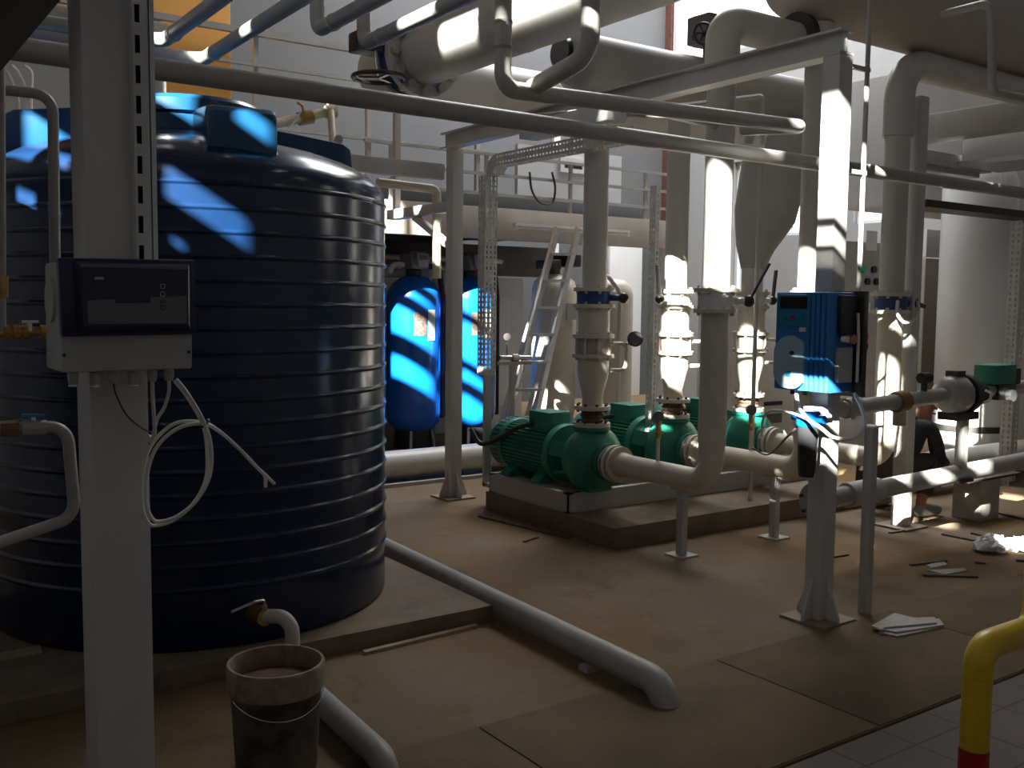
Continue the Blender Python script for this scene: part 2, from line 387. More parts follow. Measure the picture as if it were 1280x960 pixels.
def flange(parent, c, ax, r, th, m, bolts=0, br=.011, bm_='galv', name='flange', rb=.82):
    c, ax = Vector(c), Vector(ax).normalized()
    f = MB().cyl(c-ax*th/2, c+ax*th/2, r, n=28).build(name, m, parent)
    a = ax.orthogonal().normalized(); b = ax.cross(a)
    for i in range(bolts):
        t = 2*PI*(i+.5)/bolts; p = c+a*math.cos(t)*r*rb+b*math.sin(t)*r*rb
        MB().cyl(p-ax*(th/2+br*1.4), p+ax*(th/2+br*1.4), br, n=6).build('bolt', bm_, f)
    return f
# ================================================================== THE SETTING
T = .25
def wall_x(name, X, holes, y0, y1, z0, z1, t, m):
    ys = sorted({y0, y1, *[h[0] for h in holes], *[h[1] for h in holes]}); zs = sorted({z0, z1, *[h[2] for h in holes], *[h[3] for h in holes]})
    sk = set()
    for i in range(len(ys)-1):
        for j in range(len(zs)-1):
            cy, cz = (ys[i]+ys[i+1])/2, (zs[j]+zs[j+1])/2
            if any(h[0] < cy < h[1] and h[2] < cz < h[3] for h in holes): sk.add((i, j))
    return struct(MB().grid((X, 0, 0), (0, 1, 0), (0, 0, 1), ys, zs, sk, (t, 0, 0)).build(name, m, smooth=False))
def window_x(n, X, y0, y1, z0, z1, ny, nz, bar=.05, ys=None, deep=.07):
    ys = ys or [y0+(y1-y0)*i/ny for i in range(ny+1)]; zs = [z0+(z1-z0)*i/nz for i in range(nz+1)]
    us, vs_, sk = [], [], set()
    for i, y in enumerate(ys): us += [y-bar/2 if i else y, y+bar/2 if i < len(ys)-1 else y]
    us[0], us[1], us[-2], us[-1] = y0, y0+bar, y1-bar, y1
    for i, z in enumerate(zs): vs_ += [z-bar/2, z+bar/2]
    vs_[0], vs_[1], vs_[-2], vs_[-1] = z0, z0+bar, z1-bar, z1
    for i in range(1, len(us)-1, 2):
        for j in range(1, len(vs_)-1, 2): sk.add((i, j))
    f = struct(MB().grid((X-deep/2, 0, 0), (0, 1, 0), (0, 0, 1), us, vs_, sk, (deep, 0, 0)).build('window_%d' % n, 'white', smooth=False))
    MB().box(X-.004, X+.004, y0+.01, y1-.01, z0+.01, z1-.01).build('pane', 'glass', f)
    return f
# floor: concrete hall floor, tiled aisle in front
M['concrete'] = special('dusty_concrete_floor', floor_fn)
struct(MB().box(LW, RW, 2.11, BW, -.12, 0).build('floor', 'concrete'))
fl = MB().box(LW, RW, FW, 2.095, -.12, 0).build('floor', 'tiles'); fl.data.transform(Matrix.Translation(fl.location)); fl.location = (0, 0, 0); struct(fl)
struct(MB().box(LW, RW, 2.08, 2.13, -.2, -.115).build('floor', 'dark_steel'))
TANK_SUN_HOLES = [(2.72, 3.1, 4.05, 4.4), (2.5, 2.66, 4.08, 4.2), (2.68, 2.85, 3.86, 3.97), (2.55, 2.64, 3.87, 3.95), (2.46, 2.68, 4.78, 5.1), (1.84, 2.14, 4.19, 4.37),
         (2.03, 2.12, 4.02, 4.1), (1.86, 2.02, 4.74, 4.88), (1.95, 2.1, 5.16, 5.28), (2.5, 2.7, 5.17, 5.3)]  # unseen openings shaped to throw the sun patches on the tank top
SUN_HOLES = [(-.78, -.42, 6.1, 6.68), (-.68, -.42, 5.97, 6.05), (-.66, -.42, 5.87, 5.93), (-.92, -.78, 5.58, 5.9), (-.86, -.6, 6.9, 7.06), (-.25, -.05, 6.35, 6.8), (.16, .37, 5.96, 6.7), (.40, .62, 6.1, 6.84), (.80, 1.10, 5.86, 6.84), (1.0, 1.72, 6.97, 7.15),
      (2.02, 2.5, 6.97, 7.15), (3.1, 3.26, 6.06, 6.4), (3.26, 3.4, 6.04, 6.25), (3.26, 3.4, 6.6, 6.78), (3.4, 3.56, 6.45, 6.78), (3.74, 3.9, 6.4, 6.66), (4.08, 4.46, 6.72, 7.1), (4.08, 4.46, 6.2, 6.64), (4.08, 4.46, 5.98, 6.12), (4.08, 4.46, 5.56, 5.86), (4.5, 5.06, 6.62, 7.1), (4.5, 5.06, 6.42, 6.52), (4.5, 5.06, 5.98, 6.3), (4.5, 5.06, 5.52, 5.78), (-1.24, -1.0, 5.78, 5.96), (-1.46, -1.25, 6.15, 6.36), (-1.85, -1.55, 6.72, 6.9),
      (-1.72, -1.52, 5.6, 5.78), (-1.4, -.98, 7.72, 8.3), (-.68, -.36, 4.92, 5.30), (.32, .43, 5.09, 5.2), (-.02, .1, 5.2, 5.27), (-.02, .1, 5.3, 5.37), (.42, .48, 5.21, 5.33), (.38, .46, 5.68, 5.75), (.68, .8, 5.34, 5.46), (.98, 1.3, 5.48, 5.64),
      *TANK_SUN_HOLES]  # unseen openings, cut small so each sun patch falls in its place
TL = .04
wall_x('wall_left', LW-TL, SUN_HOLES, FW, BW, 0, CH, TL, 'wall_grey')
for i, h in enumerate(SUN_HOLES):
    window_x(20+i, LW-TL/2, *h, 1, 1, .012, deep=.05)  # added panes filling the openings that shape the sunlight
RH = [(7.3, 12.45, 5.55, 7.95), (8.2, 8.75, 2.7, 4.0), (9.6, 10.0, 2.6, 3.6), (10.6, 11.0, 1.75, 3.8)]
wall_x('wall_right', RW, RH, FW, BW, 0, CH, T, 'wall_grey')
window_x(7, RW+.12, 7.3, 12.45, 5.55, 7.95, 0, 2, .09, ys=[7.3, 8.3, 9.3, 10.3, 11.2, 12.03, 12.45])
for i, h in enumerate(RH[1:]): window_x(8+i, RW+.12, *h, 1, 2, .05)
struct(MB().box(RW-.03, RW+.02, 12.45, BW, 1.5, CH).build('trim_1', 'brick'))
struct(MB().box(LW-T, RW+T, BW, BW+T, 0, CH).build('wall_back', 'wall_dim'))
struct(MB().box(LW-T, RW+T, FW-T, FW, 0, CH).build('wall_front', 'wall_grey'))
struct(MB().grid((0, 0, CH), (1, 0, 0), (0, 1, 0), [LW-T, 7.0, 11.7, RW+T], [FW-T, 6.2, 12.0, BW+T], {(1, 1)}, (0, 0, .2)).build('ceiling', 'ceil', smooth=False))
us = [7.0]
for k in range(1, 6): us += [6.97+k*.783, 7.03+k*.783]
us.append(11.7)
rl = struct(MB().grid((0, 0, CH+.02), (1, 0, 0), (0, 1, 0), us, [6.2, 6.25, 9.07, 9.13, 11.95, 12], {(i, j) for i in range(0, 11, 2) for j in (1, 3)}, (0, 0, .06)).build('window_50', 'white', smooth=False))  # added ceiling window, out of view, around the fill lamp
MB().box(7.0, 11.7, 6.2, 12, CH+.04, CH+.05).build('pane', 'white_plastic', rl)
g = struct(MB().box(-80, 90, -80, 90, -.6, -.5).build('floor', 'earth'))
for i, x in enumerate((9.6, 10.6)):
    struct(MB().box(x, x+.12, BW-.06, BW, 0, 5).build('trim_%d' % (2+i), 'wall_white'))
struct(MB().box(10.78, 11.5, BW-.07, BW, 0, 2.6).build('door_1', 'wall_white', bevel=.01))
#MARK
# ================================================================== CONCRETE BASES AND PLATES
tag(MB().box(.35, 2.65, 3.9, 6.1, 0, .085).build('tank_plinth', 'plinth', bevel=.008), 'low concrete plinth under the big dark blue tank', 'plinth')
sb = MB(); sb.box(4.08, 6.75, 4.644, 6.12, 0, .14)
tag(sb.build('pump_plinth', 'plinth', bevel=.01), 'dusty concrete plinth carrying the green pumps and their frame', 'plinth')
xs = [-.5, .68, 1.93, 3.17, 4.42, 5.67, 6.92]
PL = ['at the tail of the short grey floor pipe', 'where the long grey floor pipe dives down', 'left of the beige offcuts, before the dosing unit column',
      'under the pile of beige offcuts', 'right of the beige offcuts by the dark strips', 'farthest right along the tiled aisle']
for i in range(6):
    tag(MB().box(xs[i]+.004, xs[i+1]-.004, 2.115, 2.93, .0, .005).build('chequer_plate', 'chequer', bevel=.0015), 'dusty steel chequer plate floor cover, ' + PL[i], 'floor plate', 'chequer plates along the tiled aisle')
# ================================================================== BIG TANK
TX, TY, TR = 1.54, 4.944, .953
tank = thing('water_tank', 'big dark blue ribbed plastic water tank on low plinth', 'tank', (TX, TY, .085))
prof = [(.0, .085), (.935, .085), (TR-.006, .10)]
zr = sorted(2.022-.0985*k for k in range(18))
for z in zr:
    prof += [(TR-.006, z-.014), (TR-.006, z-.011), (TR+.0, z-.006), (TR+.003, z), (TR+.0, z+.006), (TR-.006, z+.011), (TR-.006, z+.014)]
prof += [(TR-.006, 2.05), (.942, 2.085), (.92, 2.12), (.87, 2.158), (.78, 2.205), (.66, 2.245), (.54, 2.273), (.42, 2.305), (.33, 2.33), (.0, 2.34)]
MB().lathe(prof, (TX, TY, 0), n=96).build('tank_body', 'tank', tank, sharp=60)
lid = MB().lathe([(.0, 2.32), (.33, 2.32), (.33, 2.40), (.35, 2.41), (.35, 2.465), (.33, 2.485), (.14, 2.505), (0, 2.51)], (TX, TY, 0), n=48).build('lid', 'tank_lug', tank)
for k in range(4):
    a = R(-92+90*k); er = Vector((math.cos(a), math.sin(a), 0)); et = Vector((-er.y, er.x, 0)); c = Vector((TX, TY, 0))
    b = MB(); bm = b.bm
    sec = [(.3, 2.42), (.5, 2.40), (.77, 2.365), (.815, 2.34), (.835, 2.08), (.3, 2.08)]
    tw = Matrix.Rotation(R(-9), 3, 'Z')
    b.prism([c+er*.8+tw@(er*(r_-.8)-et*.148)+Vector((0, 0, z)) for r_, z in sec], tw@et*.296)
    b.build('lifting_lug', 'tank_lug', tank, bevel=.028)
# tap in the tank foot
tap = thing('drain_tap', 'white drain tap with steel lever low on the blue tank', 'tap', (1.49, 3.98, .21))
MB().cyl((1.487, 4.0, .23), (1.487, 3.87, .235), .034).build('tap_body', 'brass', tap)
MB().tube([(1.487, 3.9, .235), (1.545, 3.82, .245), (1.575, 3.80, .2), (1.578, 3.80, .11)], .03, .07).build('spout', 'pipe', tap)
MB().tube([(1.487, 3.885, .268), (1.487, 3.875, .31), (1.44, 3.86, .315), (1.335, 3.85, .292)], .007, .02, n=8).build('lever', 'chrome', tap)
MB().cyl((1.487, 3.885, .25), (1.487, 3.883, .285), .014).build('stem', 'brass', tap)
# pvc filler pipe at the tank top
pv = thing('filler_pipe', 'beige plastic filler pipe with brass tap behind the tank top', 'pipe', (2.6, 6.0, 2.5))
MB().tube([PY(330, 158, 5.9), PY(413, 139, 6.0)], .03).build('pipe', 'pvc', pv)
MB().tube([PY(413, 130, 6.0), PY(417, 188, 5.75), (2.36, 5.0, 2.42)], .024, .04).build('drop_pipe', 'pvc', pv)
MB().cyl(PY(408, 140, 5.98), PY(419, 139, 5.98), .042).build('tee', 'pvc', pv)
v = MB(); v.cyl(PY(373, 149, 5.96), PY(390, 146, 5.96), .043, n=8); v.build('valve_body', 'brass', pv)
MB().tube([PY(381, 150, 5.93), PY(378, 132, 5.93), PY(372, 128, 5.93)], .009, .01, n=8).build('valve_handle', 'brass', pv)
tag(MB().tube(spline([PY(376, 140, 5.92), PY(362, 160, 5.88), PY(346, 180, 5.8), (1.95, 5.45, 2.262)]), .004, n=6).build('wire', 'cable'), 'thin white wire hanging from brass tap to the tank dome', 'wire')
# ================================================================== COLUMNS AND BEAM
def column(name, label, x, y, z1, w=.1, base=.26, gus=True, ro=0, mm='column'):
    t = thing(name, label, 'column', (x, y, 0))
    MB().box(x-w/2, x+w/2, y-w/2, y+w/2, .012, z1).build('shaft', mm, t, bevel=.008)
    if base: MB().box(x-base/2, x+base/2, y-base/2, y+base/2, 0, .014).build('base_plate', 'plate_dust', t)
    if gus:
        for dx, dy in ((1, 0), (-1, 0), (0, 1), (0, -1)):
            d = Vector((dx, dy, 0)); s_ = Vector((-dy, dx, 0)); c = Vector((x, y, .014))
            MB().prism([c+d*w/2-s_*.005, c+d*(w/2+.075)-s_*.005, c+d*(w/2+.075)-s_*.005+Vector((0, 0, .02)), c+d*w/2-s_*.005+Vector((0, 0, .2))], s_*.01).build('gusset', mm, t)
    return t
colL = column('steel_column', 'near light grey square steel column in front of the tank, carrying the controller', .4315, 1.85, 3.4)
colR = column('steel_column', 'grey square steel column carrying the blue dosing unit', 4.02, 3.05, 2.73)
colM = column('steel_column', 'grey square steel column between the two blue vessels, gusseted foot', 4.11, 6.63, 2.73)
col4 = column('steel_column', 'pale steel column beside the crouching worker, foot in sunlight', 6.24, 4.06, 2.98, gus=False)
bm_ = MB()
poly = [(-.05, 2.73), (.05, 2.73), (.05, 2.742), (.006, 2.742), (.006, 2.838), (.05, 2.838), (.05, 2.85), (-.05, 2.85), (-.05, 2.838), (-.006, 2.838), (-.006, 2.742), (-.05, 2.742)]
bm_.prism([(4.02+a, 3.0, z) for a, z in poly], (.05, 3.7, 0))
tag(bm_.build('steel_beam', 'column'), 'grey steel I-beam from the dosing unit column back to the rear column', 'beam')
# cantilever bracket on the rear column with post and rails
br = thing('wall_bracket', 'grey cantilever bracket with diagonal strut behind the rear column', 'bracket', (4.11, 6.68, 2.3))
MB().box(4.06, 4.16, 6.68, 7.66, 2.25, 2.33).build('arm', 'column', br, bevel=.004)
MB().beam((4.11, 7.25, 2.25), (4.11, 6.68, 1.98), .05, .05).build('strut', 'column', br)
# ================================================================== WALKWAY RAIL AND MEZZANINE BEHIND
RY = 9.75
ra = thing('walkway_railing', 'thin grey walkway railing high against the pale back wall', 'railing', (4.2, RY, 2.52))
for y0, w in ((42, .06), (82, .032), (158, .036)):
    z = PY(325, y0, RY).z
    MB().box(.9, 8.2, RY-w/2, RY+w/2, z-w/2, z+w/2).build('rail', 'grey_paint', ra)
for x in (PY(200, 100, RY).x, PY(322, 100, RY).x, PY(463, 150, RY).x, PY(600, 150, RY).x, PY(720, 150, RY).x):
    MB().box(x-.025, x+.025, RY+.03, RY+.08, 2.52, PY(325, 42, RY).z).build('post', 'grey_paint', ra)
MB().box(4.115, 4.165, 7.6, 7.65, 2.33, 3.15).build('end_post', 'column', br)
tag(MB().box(.3, 4.06, 6.7, 6.78, 2.5, 2.62).build('walkway_beam', 'column', bevel=.004), 'pale steel walkway edge beam running left from the rear column', 'beam')
mz = thing('mezzanine', 'long dull steel mezzanine beam and deck behind the pump pipes', 'mezzanine', (6.4, 9.5, 2.2))
MB().box(.5, 8.4, 8.5, 8.62, 2.2, 2.52).build('edge_beam', 'tan', mz, bevel=.006)
MB().box(.5, 8.4, 8.62, 12.4, 2.46, 2.52).build('deck', 'dark_steel', mz)
for x in (2.3, 8.3): MB().box(x-.06, x+.06, 8.7, 8.82, 0, 2.46).build('post', 'grey_paint', mz)
for x in (4.5, 6.5):
    MB().box(x-.05, x+.05, 8.62, 12.4, 2.3, 2.46).build('joist', 'dark_steel', mz)
lt = thing('tube_light', 'long unlit tube light under the mezzanine beam', 'light fitting', (6.7, 8.4, 2.3))
MB().box(5.93, 7.5, 8.38, 8.44, 2.34, 2.37).build('housing', 'white', lt)
MB().cyl((5.96, 8.40, 2.318), (7.47, 8.40, 2.318), .014).build('tube', 'white_plastic', lt)
for x in (5.95, 7.48): MB().box(x-.015, x+.015, 8.385, 8.43, 2.30, 2.345).build('end_cap', 'white', lt)
tag(MB().box(.3, PY(289, 50, 9.9).x, 9.9, 10.9, 2.52, 6.6).build('orange_cabinet', 'orange', bevel=.02), 'tall orange painted steel cabinet up on the walkway behind the pipes', 'cabinet')
# duct and pipe behind the blue vessels
tag(MB().lathe([(.11, 0), (.11, 4.9)], (1.6, 10.3, 1.95), (1, 0, 0), n=24).build('duct', 'galv'), 'round galvanised duct above the blue vessels', 'duct')
pb = thing('floor_main', 'fat grey pipe lying on low feet in front of the blue vessels', 'pipe', (4.6, 7.6, 0))
MB().cyl((1.5, 7.55, .14), (7.6, 7.55, .14), .12, n=28).build('pipe', 'pipe', pb)
for x in (3.9, 5.6, 7.2): MB().box(x-.03, x+.03, 7.47, 7.63, 0, .06).build('foot', 'grey_paint', pb)
tag(MB().box(3.75, 5.3, 7.25, 7.29, 0, .03).build('floor_angle', 'grey_paint'), 'thin steel angle lying along the floor before the fat grey pipe', 'angle bar')
tag(MB().tube([PY(472, 228, 6.9), PY(540, 236, 6.9), PY(546, 240, 6.9), PY(546, 348, 6.9)], .035, .06).build('plastic_pipe', 'pvc'), 'beige plastic pipe dropping behind the rear column to the left vessel', 'pipe')
# ================================================================== BLUE VESSELS
vp = thing('filter_vessel', 'blue fibreglass filter vessel left of the rear column, next to the tank', 'filter vessel', (5.2, 9.2, 0), 'blue filter vessels with control heads')
VX, VY = 5.2, 9.2
body = MB().lathe([(0, .17), (.12, .175), (.22, .21), (.272, .28), (.288, .36), (.288, 1.58), (.275, 1.66), (.23, 1.74), (.15, 1.80), (.08, 1.825), (0, 1.83)], (VX, VY, 0), n=48).build('vessel_body', 'vessel', vp, sharp=70)
MB().lathe([(.2, 0), (.21, .02), (.2, .26), (.19, .26)], (VX, VY, 0), n=32).build('base', 'black', vp)
for a in (-125, -55): 
    d = Vector((math.cos(R(a)), math.sin(R(a)), 0)); MB().beam(Vector((VX, VY, 0))+d*.26, Vector((VX, VY, .2))+d*.22, .03, .02).build('foot', 'chrome', vp)
hd = MB(); hd.lathe([(.075, 1.815), (.085, 1.83), (.085, 1.88), (.06, 1.90)], (VX, VY, 0), n=20)
hd.build('head_neck', 'black', vp)
h2 = MB(); h2.prism([(VX-.10, VY-.16, 1.89), (VX+.09, VY-.16, 1.89), (VX+.115, VY-.13, 2.05), (VX+.09, VY-.10, 2.09), (VX-.09, VY-.10, 2.09), (VX-.12, VY-.13, 2.05)], (0, .24, 0))
head = h2.build('control_head', 'head_grey', vp, bevel=.015)
MB().prism([(VX-.045, VY-.185, 1.915), (VX+.075, VY-.185, 1.915), (VX+.09, VY-.165, 2.05), (VX-.05, VY-.165, 2.06)], (0, .03, 0)).build('keypad', 'box_grey', head, bevel=.008)
MB().box(VX-.025, VX+.06, VY-.192, VY-.180, 1.985, 2.03).build('display', 'panel_grey', head)
def arcplate(r, a0, a1, z0, z1, n=6):
    b = MB(); A, B_ = [], []
    for i in range(n+1):
        a = R(a0+(a1-a0)*i/n); A.append((VX+r*math.cos(a), VY+r*math.sin(a), z0)); B_.append((VX+(r-.01)*math.cos(a), VY+(r-.01)*math.sin(a), z0))
    b.prism(A+list(reversed(B_)), (0, 0, z1-z0)); return b
arcplate(.292, -119, -92, 1.20, 1.44).build('type_label', 'sticker', vp)
arcplate(.292, -88, -70, 1.15, 1.47).build('level_label', 'box_grey', vp)
MB().tube([(VX+.05, VY-.02, 1.92), (VX+.30, VY-.02, 1.93), (VX+.34, VY-.02, 1.6), (VX+.34, VY-.02, .3)], .03, .07).build('riser_tube', 'rubber', vp)
MB().tube([(VX-.05, VY+.02, 1.93), (VX-.22, VY+.03, 1.95), (VX-.26, VY+.05, 1.85)], .028, .08).build('inlet_tube', 'white_plastic', vp)
dup(vp, (.70, -.02, 0), 'blue fibreglass filter vessel right of the rear column, beside perforated cable tray')
mf = thing('manifold', 'white manifold pipe running behind the blue vessel heads', 'pipe', (5.4, 9.7, 1.9))
MB().cyl((4.4, 9.6, 2.03), (6.6, 9.6, 2.03), .03).build('pipe', 'white_plastic', mf)
MB().cyl((4.5, 9.62, 1.86), (6.5, 9.62, 1.86), .05).build('lower_pipe', 'white_plastic', mf)
for x in (4.75, 5.45, 5.62): MB().tube([(x, 9.6, 2.03), (x, 9.6, 1.55)], .03).build('branch', 'white_plastic', mf)
# ================================================================== GREY VESSELS, LADDER, CABINETS
def steel_vessel(label, x, y, r, zt):
    t = thing('pressure_vessel', label, 'vessel', (x, y, 0), 'tan pressure vessels behind the pumps')
    MB().lathe([(0, .25), (r*.6, .27), (r*.9, .33), (r, .42), (r, zt-.17), (r*.9, zt-.08), (r*.6, zt-.02), (0, zt)], (x, y, 0), n=40).build('shell', 'cream', t, sharp=70)
    for a in (-150, -30, 90):
        d = Vector((math.cos(R(a)), math.sin(R(a)), 0)); c = Vector((x, y, 0)); MB().beam(c+d*r*.8, c+d*r*.8+Vector((0, 0, .4)), .05, .05).build('leg', 'cream', t)
    return t
gv = steel_vessel('tan pressure vessel with black valve head left of the nearest discharge pipe', 6.38, 8.3, .235, 1.86)
vh = MB().box(6.2, 6.36, 8.15, 8.4, 1.9, 2.0); vh = vh.build('valve_head', 'dark_steel', gv, bevel=.02)
MB().box(6.42, 6.6, 8.12, 8.4, 1.93, 2.06).build('actuator', 'black', vh, bevel=.02)
MB().cyl((6.38, 8.3, 1.84), (6.38, 8.3, 1.93), .06).build('neck', 'rust', gv)
MB().box(6.36, 6.50, 8.045, 8.06, 1.38, 1.55).build('name_plate', 'box_grey', gv)
steel_vessel('tan pressure vessel partly hidden behind the nearest pump discharge pipe', 6.95, 8.05, .235, 1.82)
tp = MB().tube([(PY(775, 365, 7.75).x, 7.75, 0), PY(775, 365, 7.75), PY(760, 345, 7.75), PY(748, 345, 7.75)], .022, .1)
tag(tp.build('vent_pipe', 'pipe'), 'thin bent grey pipe over the vessel right of nearest discharge pipe', 'pipe')
la = thing('step_ladder', 'aluminium step ladder leaning left of the tan pressure vessel', 'ladder', (5.8, 8.0, 0))
P0, P1 = Vector((5.27, 7.72, 0)), Vector((6.1, 7.9, 2.3)); side = Vector((.24, -.12, 0))
for s_ in (0, 1): MB().beam(P0+side*s_, P1+side*s_*.8, .03, .07).build('rail', 'alu', la)
for k in range(8):
    c = P0.lerp(P1, .08+.115*k); MB().beam(c, c+side*(1-.2*(.08+.115*k)), .08, .025).build('tread', 'alu', la)
for s_ in (0, 1): MB().beam(Vector((5.75, 8.5, 0))+side*s_, P1+side*s_*.8, .025, .05).build('rear_leg', 'alu', la)
gg = thing('pressure_gauge', 'small round gauge on steel valve bar left of the tan vessel', 'gauge', PY(634, 447, 7.4))
MB().tube([PY(624, 447, 7.4), PY(662, 447, 7.4)], .022).build('pipe', 'chrome', gg)
MB().cyl(PY(640, 447, 7.4), PY(647, 447, 7.4), .035, n=8).build('union', 'chrome', gg)
MB().cyl(PY(634, 421, 7.44), PY(634, 421, 7.39), .034).build('dial', 'dark_steel', gg)
MB().cyl(PY(634, 447, 7.4), PY(634, 428, 7.4), .01).build('stem', 'chrome', gg)
MB().box(PY(640, 450, 7.4).x-.02, PY(640, 450, 7.4).x+.02, 7.38, 7.42, 0, PY(640, 456, 7.4).z).build('stand', 'grey_paint', gg)
MB().box(PY(624, 453, 7.4).x, PY(662, 453, 7.4).x, 7.37, 7.43, PY(640, 456, 7.4).z, PY(640, 452, 7.4).z).build('shelf_bracket', 'tan', gg)
cb = thing('white_cabinet', 'pale cabinet with framed door behind the step ladder', 'cabinet', (6.5, 10.2, 0))
MB().box(5.95, 7.2, 10.0, 10.5, .0, 1.85).build('body', 'white', cb, bevel=.01)
MB().box(6.3, 7.0, 9.985, 10.0, .3, 1.6).build('door', 'wall_white', cb, bevel=.004)
MB().box(6.37, 6.39, 9.96, 9.985, .9, 1.05).build('handle', 'chrome', cb)
c2 = thing('switch_cabinet', 'pale floor cabinet with dark vent slot behind the third pump', 'cabinet', (8.2, 7.2, 0))
MB().box(7.7, 8.75, 7.0, 7.5, .05, 1.6).build('body', 'white', c2, bevel=.01)
MB().box(7.7, 8.75, 7.02, 7.48, 0, .05).build('base', 'dark_steel', c2)
MB().box(8.2, 8.48, 6.985, 7.0, .49, .53).build('vent_slot', 'black', c2)
MB().box(8.2, 8.48, 6.985, 7.0, .30, .40).build('vent', 'panel_grey', c2)
ec = thing('control_cabinet', 'grey electrical cabinet with green and red buttons, right of blue dosing unit', 'cabinet', (8.75, 6.3, 0))
MB().box(8.3, 9.35, 6.2, 6.6, .1, 2.2).build('body', 'grey_paint', ec, bevel=.01)
MB().box(8.3, 9.35, 6.22, 6.58, 0, .1).build('plinth', 'dark_steel', ec)
for x, y, m_, nm in ((1078, 337, 'green_btn', 'green_button'), (1091, 337, 'black', 'black_button'), (1083, 352, 'black', 'black_button'), (1094, 352, 'black', 'black_button'), (1079, 421, 'red', 'red_switch')):
    p = PY(x, y, 6.2); MB().cyl(p+Vector((0, .005, 0)), p-Vector((0, .03, 0)), .035 if m_ != 'red' else .05, n=16).build(nm, m_, ec)
p = PY(1081, 385, 6.2); MB().box(p.x-.07, p.x+.07, 6.185, 6.2, p.z-.05, p.z+.05).build('meter_window', 'paper', ec)
p = PY(1089, 301, 6.2); MB().box(p.x-.09, p.x+.09, 6.192, 6.2, p.z-.1, p.z+.1).build('paper_notice', 'paper', ec)
MB().tube(spline([PY(1080, 425, 6.17), PY(1084, 432, 6.14), PY(1080, 445, 6.16)]), .012, n=8).build('key_cord', 'dark_cable', ec)
st = thing('white_vessel', 'fat pale upright vessel with dark band at the far right', 'vessel', (9.3, 5.35, 0))
MB().lathe([(.335, .0), (.34, .02), (.34, 2.75), (.3, 2.85), (0, 2.9)], (9.3, 5.35, 0), n=56).build('shell', 'wall_white', st, sharp=50)
MB().lathe([(.337, .35), (.35, .355), (.35, .41), (.337, .415)], (9.3, 5.35, 0), n=56, caps=False).build('band', 'dark_steel', st)
MB().lathe([(.34, 0), (.44, 0), (.34, .14)], (9.3, 5.35, 0), n=48, caps=False).build('skirt', 'galv', st)
dr = thing('steel_door', 'tall brown-grey door leaf left of the fat pale vessel', 'door', (11.6, 7.2, 0))
MB().box(11.2, 11.9, 7.1, 7.16, 0, 2.15).build('leaf', 'door', dr, bevel=.01)
MB().box(11.2, 11.9, 7.1, 7.18, 2.17, 2.5).build('top_panel', 'wall', dr)
MB().box(11.9, 12.0, 7.08, 7.2, 0, 2.55).build('frame', 'wall_white', dr)

tag(MB().box(2.5, 8.2, 10.75, 10.95, 1.9, 2.29).build('service_duct', 'dark_brown', bevel=.01), 'dark brown box added to darken the space under the mezzanine deck', 'duct')  # added dark box; the shade under the deck is put into its colour
rl2 = thing('mezzanine_rail', 'dull grey guard rail along the mezzanine beam behind the pump pipes', 'railing', (6.4, 8.56, 2.52))
for z in (2.66, 2.86, 3.06): MB().box(4.3, 8.4, 8.54, 8.57, z-.015, z+.015).build('rail', 'grey_paint', rl2)
for x in (4.6, 5.7, 6.8, 7.9): MB().box(x-.018, x+.018, 8.57, 8.6, 2.5, 3.08).build('post', 'grey_paint', rl2)
tag(MB().box(4.4, 8.3, 9.0, 9.25, 2.52, 2.74).build('wiring_duct', 'panel_grey', bevel=.01), 'dark grey cable trunk lying on the mezzanine deck', 'trunking')
# ================================================================== PUMP SKID
sk = thing('pump_skid', 'grey steel channel frame under the row of green pumps', 'frame', (5.4, 5.6, .14))
def chan(p, q, inward, name='channel'):
    p, q, i = Vector(p), Vector(q), Vector(inward)
    h = Vector((0, 0, .135)); t = .01; w = .05
    sec = [Vector((0, 0, 0)), i*w, i*w+Vector((0, 0, t)), i*t+Vector((0, 0, t)), i*t+Vector((0, 0, .125)), i*w+Vector((0, 0, .125)), i*w+h, h]
    return MB().prism([p+c for c in sec], q-p).build(name, 'grey_paint', sk)
chan((4.10, 5.15, .14), (6.66, 5.15, .14), (0, 1, 0)); chan((4.10, 6.1, .14), (6.66, 6.1, .14), (0, -1, 0))
chan((4.10, 5.15, .14), (4.10, 6.1, .14), (1, 0, 0)); chan((6.66, 5.15, .14), (6.66, 6.1, .14), (-1, 0, 0))
for x in (4.34, 5.2, 6.06):
    for dx in (-.15, .15): MB().box(x+dx-.03, x+dx+.03, 5.16, 6.09, .2, .275).build('cross_member', 'grey_paint', sk)
ft = MB().prism([(3.98, 6.16, .01), (4.10, 6.16, .01), (4.10, 6.16, .05), (4.02, 6.16, .05), (4.02, 6.16, .3), (3.98, 6.16, .3)], (0, .05, 0))
# ================================================================== PUMPS
AX = .49
pu = thing('pump', 'nearest green pump at the left end of the row', 'pump', (4.34, 5.3, .275), 'green pumps on the steel frame')
x = 4.34
